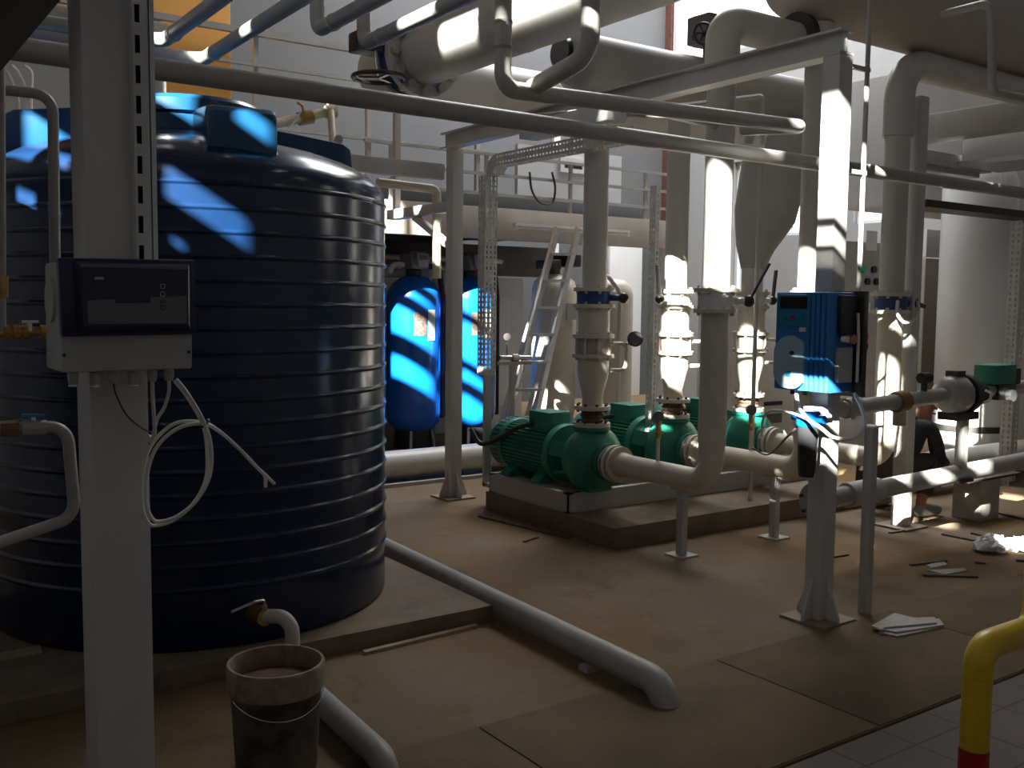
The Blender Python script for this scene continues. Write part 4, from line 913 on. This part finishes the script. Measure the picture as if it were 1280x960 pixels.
cable('dark_cable', 'thin dark hose from farthest pump inlet to the filter', [PY(940, 560, 4.3), PY(960, 568, 4.1), PX(985, 545, 4.0), PX(998, 532, 3.9)], .006, 'dark_cable')
# ================================================================== PIPES ON THE RIGHT
up = thing('supply_pipe', 'upper horizontal pipe with water meter flange on the right', 'pipe', (6, 3.6, .97))
MB().cyl((4.9, 3.6, .95), (5.95, 3.6, .985), .048).build('pipe', 'pipe_dark', up)
MB().cyl((6.2, 3.6, .99), (9.5, 3.6, 1.05), .045).build('pipe', 'pipe_dark', up)
MB().cyl((4.93, 3.6, .952), (5.05, 3.6, .956), .06, n=16).build('coupling', 'tan', up)
MB().cyl((5.42, 3.6, .965), (5.52, 3.6, .97), .066, n=10).build('union', 'copper', up)
MB().cyl((5.47, 3.6, .9), (5.47, 3.6, .82), .04, n=10).build('union_tail', 'tan', up)
MB().tube([(5.72, 3.6, .97), (5.72, 3.6, 1.1)], .02, n=10).build('stub', 'dark_steel', up)
MB().cyl((5.68, 3.6, 1.105), (5.77, 3.6, 1.105), .034, n=10).build('stub_cap', 'dark_steel', up)
wm = thing('water_meter', 'grey round strainer with black flange left of the green actuator', 'valve', (6.1, 3.6, .95))
MB().lathe([(.05, 5.93), (.1, 5.96), (.125, 6.02), (.125, 6.1), (.1, 6.14)], (0, 3.6, .985), (1, 0, 0), n=32).build('bonnet', 'pipe_dark', wm)
flange(wm, (6.17, 3.6, .985), (1, 0, 0), .128, .05, 'black', 8, .014, 'chrome')
MB().cyl((6.2, 3.6, .985), (6.34, 3.6, .985), .085, n=24).build('body', 'black', wm)
MB().box(6.02, 6.12, 3.56, 3.64, 1.09, 1.14).build('cap', 'dark_steel', wm)
MB().box(6.0, 6.25, 3.53, 3.67, .82, .87).build('clamp', 'dark_steel', wm)
ga = thing('actuator', 'green valve actuator on the upper right pipe', 'actuator', (6.55, 3.6, 1.0))
MB().box(6.42, 6.68, 3.52, 3.68, 1.04, 1.17).build('housing', 'green', ga, bevel=.012)
MB().box(6.68, 6.78, 3.54, 3.66, 1.03, 1.14).build('end_box', 'black', ga, bevel=.01)
MB().box(6.5, 6.72, 3.54, 3.66, .93, 1.04).build('valve_body', 'black', ga, bevel=.01)
MB().cyl((6.62, 3.5, .96), (6.62, 3.54, .96), .04, n=12).build('hub', 'chrome', ga)
cable('white_cable', 'short white cable at the black flange of the green actuator', [PY(1232, 488, 3.5), PY(1239, 492, 3.48), PY(1237, 500, 3.48), PY(1230, 503, 3.5)], .008)
pr = thing('pipe_prop', 'steel prop between the upper and lower pipes on the right', 'prop', (6.18, 3.6, .1))
MB().box(6.15, 6.21, 3.57, 3.63, .42, .86).build('post', 'pipe_dark', pr, bevel=.004)
MB().box(6.1, 6.26, 3.55, 3.65, .4, .42).build('plate', 'dark_steel', pr)
lp = thing('return_pipe', 'lower horizontal grey pipe near the floor on the right', 'pipe', (6, 3.6, .45))
MB().cyl((4.7, 3.62, .42), (9.5, 3.62, .52), .058, n=24).build('pipe', 'pipe_dark', lp)
MB().cyl((5.0, 3.62, .426), (5.3, 3.62, .432), .075, n=24).build('sleeve', 'grey_paint', lp)
flange(lp, (4.72, 3.62, .42), (1, 0, 0), .11, .03, 'pipe_dark', 6, .012, 'dark_steel')
tag(MB().box(6.86, 7.12, 3.83, 4.05, 0, .3).build('concrete_block', 'pale_concrete', bevel=.012), 'rough concrete block under the lower right pipe', 'block')
tag(MB().box(6.7, 7.4, 3.83, 4.05, .3, .315).build('board', 'dark_steel'), 'thin board lying on the concrete block', 'board')
lr = thing('pipe_roll', 'fat grey pipe lying on low feet beyond the worker, right', 'pipe', (8, 4.4, 0))
MB().cyl((7.45, 4.75, .2), (10.2, 4.75, .2), .13, n=28).build('pipe', 'pipe', lr)
for x in (7.7, 8.6): MB().box(x-.04, x+.04, 4.67, 4.83, 0, .09).build('foot', 'grey_paint', lr)
# ================================================================== WORKER
def skin(name, m, parent, nodes, edges, root=0, sub=2):
    me = bpy.data.meshes.new(name); org = wpos(parent)
    me.from_pydata([Vector(p)-org for p, r_ in nodes], edges, []); o = bpy.data.objects.new(name, me); SC.collection.objects.link(o); o.parent = parent
    mo_ = o.modifiers.new('skin', 'SKIN'); mo_.use_smooth_shade = True
    for i, (p, r_) in enumerate(nodes):
        sv = me.skin_vertices[0].data[i]; sv.radius = (r_, r_) if not isinstance(r_, tuple) else r_; sv.use_root = (i == root)
    s_ = o.modifiers.new('sub', 'SUBSURF'); s_.levels = sub; s_.render_levels = sub
    me.materials.append(M[m]); return o
wk = thing('person', 'worker in dark clothes crouching behind the pale column, reaching to the lower pipe', 'person', (6.65, 4.32, 0))
hip, ch, nk = (6.52, 4.40, .36), (6.70, 4.38, .56), (6.84, 4.36, .72)
hdc = Vector((6.93, 4.33, .80))
shL, shR = (6.80, 4.20, .66), (6.80, 4.53, .66)
elL, haL = (6.83, 4.15, .42), (7.05, 4.20, .345)
elR, haR = (6.9, 4.52, .40), (7.12, 4.42, .34)
knL, anL, toL = (6.86, 4.20, .42), (6.62, 4.16, .09), (6.80, 4.14, .035)
knR, anR, toR = (6.92, 4.56, .40), (6.66, 4.56, .09), (6.84, 4.58, .035)
body = skin('body', 'skin', wk, [(hip, .11), (ch, .115), (nk, .05), (tuple(hdc-Vector((.02, 0, .04))), .06), (tuple(hdc+Vector((0, 0, .03))), .08), (tuple(hdc+Vector((0, 0, .09))), .06),
      (shL, .055), (elL, .04), (haL, .028), (shR, .055), (elR, .04), (haR, .028), ((6.56, 4.29, .34), .085), (knL, .06), (anL, .04), (toL, .03), ((6.56, 4.50, .34), .085), (knR, .06), (anR, .04), (toR, .03)],
     [(0, 1), (1, 2), (2, 3), (3, 4), (4, 5), (1, 6), (6, 7), (7, 8), (1, 9), (9, 10), (10, 11), (0, 12), (12, 13), (13, 14), (14, 15), (0, 16), (16, 17), (17, 18), (18, 19)])
# face and hands
fd = Vector((.93, -.28, -.22)).normalized(); fs = fd.cross(Vector((0, 0, 1))).normalized(); fu = fs.cross(fd)
MB().prism([hdc+fd*.075+fu*.03, hdc+fd*.105-fu*.012-fs*.014, hdc+fd*.105-fu*.012+fs*.014], -fd*.03).build('nose', 'skin', body, bevel=.003)
for s_ in (-1, 1):
    MB().sph(hdc+fd*.072+fs*.03*s_+fu*.03, .009, 6).build('eye', 'white', body)
    MB().sph(hdc+fs*.082*s_, .022, 6, (.6, .5, 1)).build('ear', 'skin', body)
MB().beam(hdc+fd*.078-fu*.045-fs*.022, hdc+fd*.078-fu*.045+fs*.022, .012, .01).build('mouth', 'red_band', body)
for ha, el in ((haL, elL), (haR, elR)):
    h = Vector(ha); d = (h-Vector(el)).normalized(); sd = d.cross(Vector((0, 0, 1))).normalized(); un = sd.cross(d)
    nodes = [(tuple(h-d*.01), .026), (tuple(h+d*.05), (.034, .018))]; ed = [(0, 1)]
    for k, (off, L) in enumerate(((-.028, .066), (-.01, .076), (.01, .07), (.028, .056))):
        p0 = h+d*.075+sd*off; i0 = len(nodes)
        nodes += [(tuple(p0), .0095), (tuple(p0+d*L*.5-un*.012), .0085), (tuple(p0+d*L*.75-un*.045), .0075)]
        ed += [(1, i0), (i0, i0+1), (i0+1, i0+2)]
    i0 = len(nodes); nodes += [(tuple(h+d*.03-sd*.04-un*.01), .011), (tuple(h+d*.065-sd*.055-un*.03), .009)]; ed += [(0, i0), (i0, i0+1)]
    skin('hand', 'skin', body, nodes, ed, 0, 1)
jk = skin('jacket', 'jacket', wk, [((6.50, 4.40, .34), .15), ((6.60, 4.39, .46), .145), (ch, .15), ((6.79, 4.37, .66), .10), ((6.83, 4.36, .70), .065), (shL, .075), (elL, .055), (tuple(Vector(elL).lerp(Vector(haL), .7)), .04),
      (shR, .075), (elR, .055), (tuple(Vector(elR).lerp(Vector(haR), .7)), .04)], [(0, 1), (1, 2), (2, 3), (3, 4), (2, 5), (5, 6), (6, 7), (2, 8), (8, 9), (9, 10)])
tr = skin('trousers', 'trousers', wk, [((6.49, 4.40, .33), .14), ((6.56, 4.29, .34), .11), (knL, .08), (tuple(Vector(knL).lerp(Vector(anL), .85)), .06), ((6.56, 4.50, .34), .11), (knR, .08), (tuple(Vector(knR).lerp(Vector(anR), .85)), .06)],
     [(0, 1), (1, 2), (2, 3), (0, 4), (4, 5), (5, 6)])
for an, to in ((anL, toL), (anR, toR)):
    a_, b_ = Vector(an), Vector(to); skin('shoe', 'shoe', wk, [(tuple(a_+Vector((-.03, 0, -.03))), .055), (tuple(a_+Vector((.03, 0, -.035))), .055), (tuple(b_+Vector((0, 0, .01))), .045), (tuple(b_+Vector((.05, 0, .005))), .035)], [(0, 1), (1, 2), (2, 3)], 0, 2)
hr = skin('hair', 'hair', wk, [(tuple(hdc+fu*.07-fd*.02), .075), (tuple(hdc+fu*.05-fd*.055), .07), (tuple(hdc-fu*.01-fd*.06), .06)], [(0, 1), (1, 2)])
# ================================================================== NEAR LEFT: CHANNEL, CONTROLLER, CABLES
sc_ = thing('slotted_channel', 'slotted steel strut channel fixed up the right side of the near column', 'strut channel', (.48, 1.8, 1.6))
vsl = [1.585]
for k in range(40):
    z = 1.612+.0505*k; vsl += [z, z+.03]
vsl.append(3.66)
MB().grid((.459, 1.775, 0), (1, 0, 0), (0, 0, 1), [0, .004, .0125, .028], vsl, {(1, j) for j in range(1, len(vsl)-1, 2)}, (0, .002, 0)).build('web', 'column', sc_, smooth=False)
MB().box(.485, .487, 1.775, 1.80, 1.585, 3.66).build('side', 'column', sc_)
MB().box(.459, .461, 1.777, 1.80, 1.585, 3.66).build('side', 'column', sc_)
MB().box(.488, .501, 1.796, 1.80, 1.585, 3.66).build('lip', 'galv', sc_)
MB().box(.461, .485, 1.7995, 1.80, 1.585, 3.66).build('back', 'black', sc_)
ctl = thing('controller', 'wall controller box with navy front and grey lower half on the near column', 'controller', (.41, 1.7, 1.42))
YF = 1.665
def onc(x0, x1, y0, y1, Y0, Y1, nm, m, bev=0, par=None):
    a, b = PY(x0, y0, Y0), PY(x1, y1, Y0)
    return MB().box(a.x, b.x, Y0, Y1, min(a.z, b.z), max(a.z, b.z)).build(nm, m, par or ctl, bevel=bev)
hb = MB(); pa = [PY(x, y, 1.68) for x, y in ((74, 326), (241, 331), (241, 461), (76, 466))]
hb.prism(pa, (0, .12, 0)); hb.build('housing', 'box_grey', ctl, bevel=.006)
cv = MB(); cv.prism([PY(x, y, YF) for x, y in ((72, 322), (245, 325), (246, 418), (77, 421))], (0, .018, 0)); cov = cv.build('cover', 'navy', ctl, bevel=.004)
f0 = [PY(x, y, YF) for x, y in ((90, 326), (238, 329), (239, 414), (96, 416))]; f1 = [PY(x, y, YF-.018) for x, y in ((101, 332), (235, 334), (236, 405), (105, 408))]
fm = MB(); A_ = [fm.bm.verts.new(p) for p in f0]; B_ = [fm.bm.verts.new(p) for p in f1]
fm.bm.faces.new(list(reversed(A_))); fm.bm.faces.new(B_); fm.bridge(A_, B_); fm.build('raised_front', 'navy', cov, smooth=False)
fm = MB(); fm.prism([PY(x, y, YF-.0182) for x, y in ((99, 330), (233, 332.2), (236, 337), (101, 333.5))], (0, -.001, 0)); fm.build('edge_highlight', 'panel_grey', cov, smooth=False)
lg = MB(); lg.prism([PY(x, y, YF-.0186) for x, y in ((109, 375.5), (143, 374), (144, 379), (187, 378.5), (188, 371.5), (233, 370), (233.5, 404), (110, 405))], (0, -.0008, 0)); lg.build('label_panel', 'panel_grey', cov, smooth=False)
p = PY(124, 347.5, YF-.0195); p2 = PY(124, 349, YF-.0195)
bd = MB(); a = PY(118, 346, YF-.0192); b = PY(130, 349.5, YF-.0192); bd.box(a.x, b.x, a.y-.0006, a.y, b.z, a.z); bd.build('logo_bar', 'ink_light', cov)
text('lettering', 'PROMINENT', .0036, 'ink_grey', cov, PY(147, 348, YF-.0194), (1, 0, -.02), (0, 0, 1), .0003)
rt = Vector((.02, 0, -1))
for ch_, yv, m_ in (('D', 358, 'ink_light'), ('O', 367.5, 'ink_light'), ('S', 377, 'ink_dark'), ('D', 384.5, 'ink_dark')):
    text('lettering', ch_, .0125, m_, cov, PY(203, yv, YF-.0196), rt, (1, 0, .02), .0003)
for x, y in ((80, 444), (236, 440)):
    p = PY(x, y, 1.68); MB().cyl(p, p-Vector((0, .002, 0)), .0028, n=10).build('screw', 'ink_dark', ctl)
p = PY(66, 375, 1.74); MB().cyl(p+Vector((.012, 0, 0)), p-Vector((.006, 0, 0)), .036, n=32).build('side_boss', 'box_grey', ctl)
for i, (x, y) in enumerate(((91, 466), (118, 467), (141, 464), (166, 466), (190, 462), (211, 461))):
    p = PY(x, y, 1.72); gl = MB().lathe([(.0075, -.002), (.0085, .0), (.0085, .008), (.0078, .014), (.0065, .02)], p, (0, 0, -1), n=14).build('cable_gland', 'box_grey', ctl)
    if i in (0, 1, 3): MB().lathe([(.007, .0195), (.0072, .021), (.007, .0225)], p, (0, 0, -1), n=14).build('nut', 'chrome', gl)
YC = 1.72
cc = thing('cable_coil', 'coil of two white cables tied under the controller', 'cable', PY(260, 530, YC))
base = [(220, 474), (235, 493), (255, 528), (264, 560), (262, 595), (246, 625), (222, 645), (200, 652), (190, 648), (183, 630), (183, 600), (190, 570), (205, 548), (228, 533), (255, 530), (275, 540), (300, 562), (322, 585)]
for k, (ox, oy, oyy, tail) in enumerate(((0, 0, 0, [(331, 595), (332, 609)]), (-5, 5, .012, [(334, 596), (343, 605)]))):
    pts = []
    for i, (x, y) in enumerate(base):
        w_ = 1 if 3 <= i <= 13 else .35
        pts.append(PY(x+ox*w_, y+oy*w_*(-1 if i > 9 else 1), YC+oyy+.0015*i))
    pts += [PY(x, y, YC+oyy+.03) for x, y in tail]
    MB().sweep(spline(pts, 6), .0034, 8).build('cable', 'cable', cc)
p = PY(256, 529, YC+.012); MB().torus(p, (.7, 0, -.7), .009, .0022, 16, 6).build('cable_tie', 'black', cc)
cable('white_cable', 'short white cable looping from the right gland behind the column', [PY(211, 470, 1.72), PY(211, 490, 1.72), PY(205, 510, 1.735), PY(196, 525, 1.75), PY(190, 548, 1.77), PY(186, 545, 1.79)], .0032)
cable('white_cable', 'straight white cable hanging from the gland beside the column edge', [PY(190, 470, 1.72), PY(191, 500, 1.73), PY(193, 530, 1.745), PY(193, 548, 1.76), PY(186, 552, 1.79)], .0034)
cable('dark_cable', 'thin dark cable sagging across the near column face under the controller', [PY(141, 472, 1.72), PY(145, 492, 1.75), PY(158, 518, 1.77), PY(176, 534, 1.78), PY(190, 541, 1.785)], .0016, 'dark_cable')
# dark overhead steel right at the upper left corner
tag(MB().box(-.9, .37, 1.75, 5.0, 2.06, 2.16).build('overhead_plate', 'panel_grey', bevel=.004), 'dark steel plate overhead at the upper left corner', 'plate')
# thin pipes on the far left
LY = 2.6
tp = thing('sample_pipe', 'thin grey pipe bending down beside the near column, upper left', 'pipe', PY(68, 250, LY))
MB().tube([(-.6, LY, 2.02), PY(66, 119, LY), PY(70, 420, LY), (PY(70, 420, LY).x, LY+.5, PY(70, 420, LY).z)], .0125, .04, n=14).build('pipe', 'pipe_dark', tp)
tp = thing('sample_pipe', 'vertical thin pipe with brass cock at the left edge', 'pipe', PY(0, 300, 2.55))
MB().tube([PY(-1, -60, 2.55), PY(1, 416, 2.55)], .0115, n=12).build('pipe', 'pipe_dark', tp)
MB().cyl(PY(2, 345, 2.55), PY(2, 372, 2.55), .0145, n=8).build('union', 'brass', tp)
MB().cyl(PY(-12, 416, 2.55), PY(64, 414, 2.55), .012, n=12).build('branch', 'brass', tp)
for x in (5, 16, 28, 50): MB().cyl(PY(x, 415, 2.55), PY(x+7, 415, 2.55), .017, n=8).build('fitting', 'brass', tp)
MB().beam(PY(27, 402, 2.53), PY(48, 402, 2.53), .01, .006).build('valve_handle', 'chrome', tp)
MB().cyl(PY(37, 404, 2.54), PY(37, 414, 2.54), .006, n=8).build('valve_stem', 'chrome', tp)
tp = thing('drain_loop', 'thin grey pipe loop with copper valve low at the left edge', 'pipe', PY(80, 600, 2.6))
MB().tube([PY(-40, 536, LY), PY(84, 533, LY), PY(94, 646, LY), PY(-30, 688, LY-.1)], .0145, .045, n=14).build('pipe', 'pipe_dark', tp)
MB().cyl(PY(0, 536, LY), PY(23, 535, LY), .019, n=8).build('union', 'copper', tp)
MB().cyl(PY(27, 535, LY), PY(58, 534, LY), .018, n=8).build('valve_body', 'tan', tp)
MB().cyl(PY(42, 520, LY), PY(43, 533, LY), .005, n=8).build('valve_stem', 'chrome', tp)
MB().beam(PY(28, 519, LY), PY(56, 520, LY), .014, .007).build('valve_handle', 'teal', tp)
# conduits on the wall behind the tank
for i, (x, y0, y1, xb) in enumerate(((10, 85, 150, 22), (38, 82, 150, 38), (22, 82, 150, 36))):
    tag(MB().tube(spline([PY(x-8, y0, 7.2), PY(x+1, y0+10, 7.2), PY(xb, y0+40, 7.2), PY(xb+1, y1+10, 7.2)]), .012, n=8).build('conduit', 'cable'), ['white conduit behind the tank, leftmost at the left edge', 'white conduit behind the tank, closest to the near column', 'white conduit behind the tank, middle of three at the left edge'][i], 'conduit', 'white conduits behind the tank')
tag(MB().box(-2.1, 2.2, 7.6, 7.75, 2.2, 3.4).build('partition_panel', 'wall'), 'pale wall panel behind the tank at the left edge', 'panel')
# ================================================================== BUCKET AND FLOOR PIPES
BX, BY, BH, BR = 1.205, 3.045, .365, .152
bu = thing('bucket', 'muddy plastic bucket full of sludge below the drain tap', 'bucket', (BX, BY, 0))
MB().lathe([(0, .003), (BR*.86, .003), (BR*.87, .01), (BR*.97, BH-.085), (BR*.955, BH-.085), (BR*.86, .015), (0, .015)], (BX, BY, 0), n=48).build('pail', 'bucket', bu, sharp=60)
MB().lathe([(BR*.965, BH-.09), (BR+.004, BH-.088), (BR+.007, BH-.006), (BR+.004, BH), (BR-.004, BH), (BR-.008, BH-.02), (BR*.955, BH-.09)], (BX, BY, 0), n=48, caps=False).build('rim', 'bucket_rim', bu, sharp=60)
MB().lathe([(0, BH-.06), (.06, BH-.055), (BR*.95, BH-.07), (BR*.95, BH-.08), (0, BH-.08)], (BX, BY, 0), n=32).build('sludge', 'mud', bu)
hp = [Vector((BX+(BR+.006)*math.cos(R(a)), BY+(BR+.006)*math.sin(R(a)), BH-.095-.05*math.sin(R((a-190)*180/140)))) for a in range(190, 331, 10)]
MB().sweep(hp, .0022, 6).build('bail', 'chrome', bu)
fp = thing('floor_pipe', 'long grey pipe on the floor right of the tank plinth, diving into the plates', 'pipe', (2.7, 4, 0))
MB().tube([(2.83, 7.0, .075), (2.655, 2.72, .075), (2.653, 2.68, -.12)], .057, .11, n=24, seg=10).build('pipe', 'pipe_dark', fp)
for y in (3.15, 4.6): 
    x_ = 2.655+(y-2.72)*.0409; MB().box(x_-.07, x_+.07, y-.03, y+.03, 0, .025).build('clip', 'grey_paint', fp)
fp = thing('floor_pipe', 'short grey pipe on the floor behind the bucket, bending down at the front', 'pipe', (1.48, 3.0, 0))
MB().tube([(1.52, 3.72, .055), (1.475, 2.80, .055), (1.473, 2.72, -.12)], .045, .09, n=22, seg=10).build('pipe', 'pipe_dark', fp)
# ================================================================== DEBRIS
def slab(name, m, pts, z, h, label, cat, grp=None):
    o = MB().prism([PZ(x, y, z) for x, y in pts], (0, 0, h)).build(name, m); return tag(o, label, cat, grp)
slab('board_offcut', 'tile_shard', [(1098, 792), (1125, 786), (1172, 781), (1180, 785), (1122, 797)], .0055, .008, 'bottom beige offcut of the small pile on the chequer plate', 'offcut', 'beige board offcuts')
slab('board_offcut', 'tile_shard', [(1088, 785), (1105, 778), (1174, 775), (1180, 783), (1120, 792)], .014, .008, 'middle beige offcut of the small pile on the chequer plate', 'offcut', 'beige board offcuts')
slab('board_offcut', 'tile_shard', [(1089, 784), (1118, 768), (1142, 774), (1168, 773), (1171, 780), (1106, 786), (1102, 789)], .0225, .008, 'topmost broken beige offcut of the small pile on the chequer plate', 'offcut', 'beige board offcuts')
slab('board_offcut', 'pipe_dark', [(1158, 707), (1180, 702), (1184, 707), (1164, 711)], 0, .006, 'small grey offcut left on the dusty floor before the worker', 'offcut', 'grey offcuts on the floor')
slab('board_offcut', 'pipe_dark', [(1160, 714), (1205, 711), (1209, 714), (1182, 719)], 0, .006, 'long grey offcut on the dusty floor nearest the slim post', 'offcut', 'grey offcuts on the floor')
def bar(x0, y0, x1, y1, w, label, m='dark_strip', h=.012, nm='metal_strip'):
    a, b = PZ(x0, y0, h/2), PZ(x1, y1, h/2); return tag(MB().beam(a, b, w, h).build(nm, m), label, 'strip', 'dark strips on the floor')
bar(1138, 706, 1183, 701, .02, 'thin dark strip behind the small grey offcut')
bar(1154, 719, 1222, 721, .02, 'thin dark strip in front of the long grey offcut')
bar(1180, 667, 1240, 679, .07, 'broad dark strip left of the white bag')
bar(1216, 666, 1262, 677, .05, 'broad dark strip behind the white bag')
bar(1218, 703, 1232, 704, .02, 'tiny dark strip below the white bag')
bar(1270, 700, 1290, 702, .03, 'short dark strip at the right edge')
bar(1112, 666, 1138, 662, .02, 'reddish strip at the foot of the pale column', 'rust')
bar(1042, 696, 1060, 693, .02, 'small dark strip between the column and the slim post')
bar(600, 645, 712, 672, .035, 'rusty strip along the left side of the pump plinth', 'rust', .015)
bar(655, 677, 672, 671, .02, 'rusty end piece at the near corner of the pump plinth', 'rust')
for (x, y, s_, l) in ((1240, 684, .14, 'crumpled white plastic bag on the dusty floor, right'), (1277, 684, .11, 'crumpled white plastic bag at the right edge')):
    p = PZ(x, y, .02); b = MB(); b.sph(p+Vector((0, 0, .02)), s_, 10, (1.2, .7, .38))
    for v in b.bm.verts: 
        v.co += Vector((random.uniform(-1, 1), random.uniform(-1, 1), random.uniform(-1, 1)))*.016
        v.co.z = max(v.co.z, .001)
    tag(b.build('plastic_bag', 'bag', smooth=False), l, 'bag')
tag(MB().sweep(spline([PZ(1215, 618, .01), PZ(1228, 630, .01), PZ(1245, 640, .01), PZ(1285, 650, .01)]), .008, 6).build('floor_cable', 'dark_cable'), 'thin dark cable curving on the floor at the right edge', 'cable')
for i, (pts, z, l) in enumerate(((((0, 822), (50, 812), (53, 820), (0, 832)), .09, 'pale plank lying on the plinth at the left edge'), (((0, 848), (105, 828), (105, 838), (30, 868), (15, 862)), .02, 'broad plank on the floor behind the near column foot'))):
    slab('plank', 'wood', pts, z if i else .073, .02, l, 'plank', 'planks at the left edge')
bar(455, 816, 595, 782, .03, 'thin wooden batten along the front of the tank plinth', 'wood', .015, 'wood_batten')
# ================================================================== YELLOW GAS PIPE
D_ = 2.6
def PD(x, y, d): return CO + ray(x, y)*d
gp = thing('gas_pipe', 'yellow gas pipe with red band in the lower right corner', 'pipe', (PD(1222, 960, D_).x, PD(1222, 960, D_).y, 0))
p0 = PD(1221, 900, D_); cor = PD(1224, 809, D_); e1 = PD(1281, 798, D_); 
MB().tube([(cor.x, cor.y, 0.385), cor, (cor.x+.29, cor.y, cor.z), (cor.x+.292, cor.y, cor.z+.5)], .0375, .055, n=28, seg=12).build('pipe', 'yellow', gp, sharp=70)
MB().cyl((cor.x, cor.y, 0), (cor.x, cor.y, .39), .0385, n=28).build('red_band', 'red_band', gp)
for z in (cor.z-.075,): MB().lathe([(.0375, -.006), (.0395, 0), (.0375, .006)], (cor.x, cor.y, z), n=28, caps=False).build('weld_ring', 'yellow', gp)
MB().cyl((cor.x, cor.y, 0), (cor.x, cor.y, .012), .07).build('floor_collar', 'grey_paint', gp)
# small bits behind: wall vent and cable loop
vt = thing('wall_vent', 'white framed vent high on the back wall above the mezzanine beam', 'vent', PY(716, 207, 9.5))
a, b = PY(701, 196, 9.5), PY(733, 218, 9.5)
MB().grid((a.x, 9.5, b.z), (1, 0, 0), (0, 0, 1), [0, .06, b.x-a.x-.06, b.x-a.x], [0, .05, a.z-b.z-.05, a.z-b.z], {(1, 1)}, (0, .04, 0)).build('frame', 'white', vt, smooth=False)
MB().box(a.x+.05, b.x-.05, 9.52, 9.54, b.z+.04, a.z-.04).build('louvre', 'dark_steel', vt)
MB().box(a.x-.6, b.x+.6, 9.54, 9.6, 2.52, a.z+.1).build('panel', 'wall', vt)
cable('dark_cable', 'black cable loop hanging above the mezzanine beam', [PY(662, 215, 8.525), PY(665, 238, 8.525), PY(675, 253, 8.525), PY(690, 254, 8.525), PY(694, 235, 8.525), PY(690, 215, 8.525)], .012, 'dark_cable')
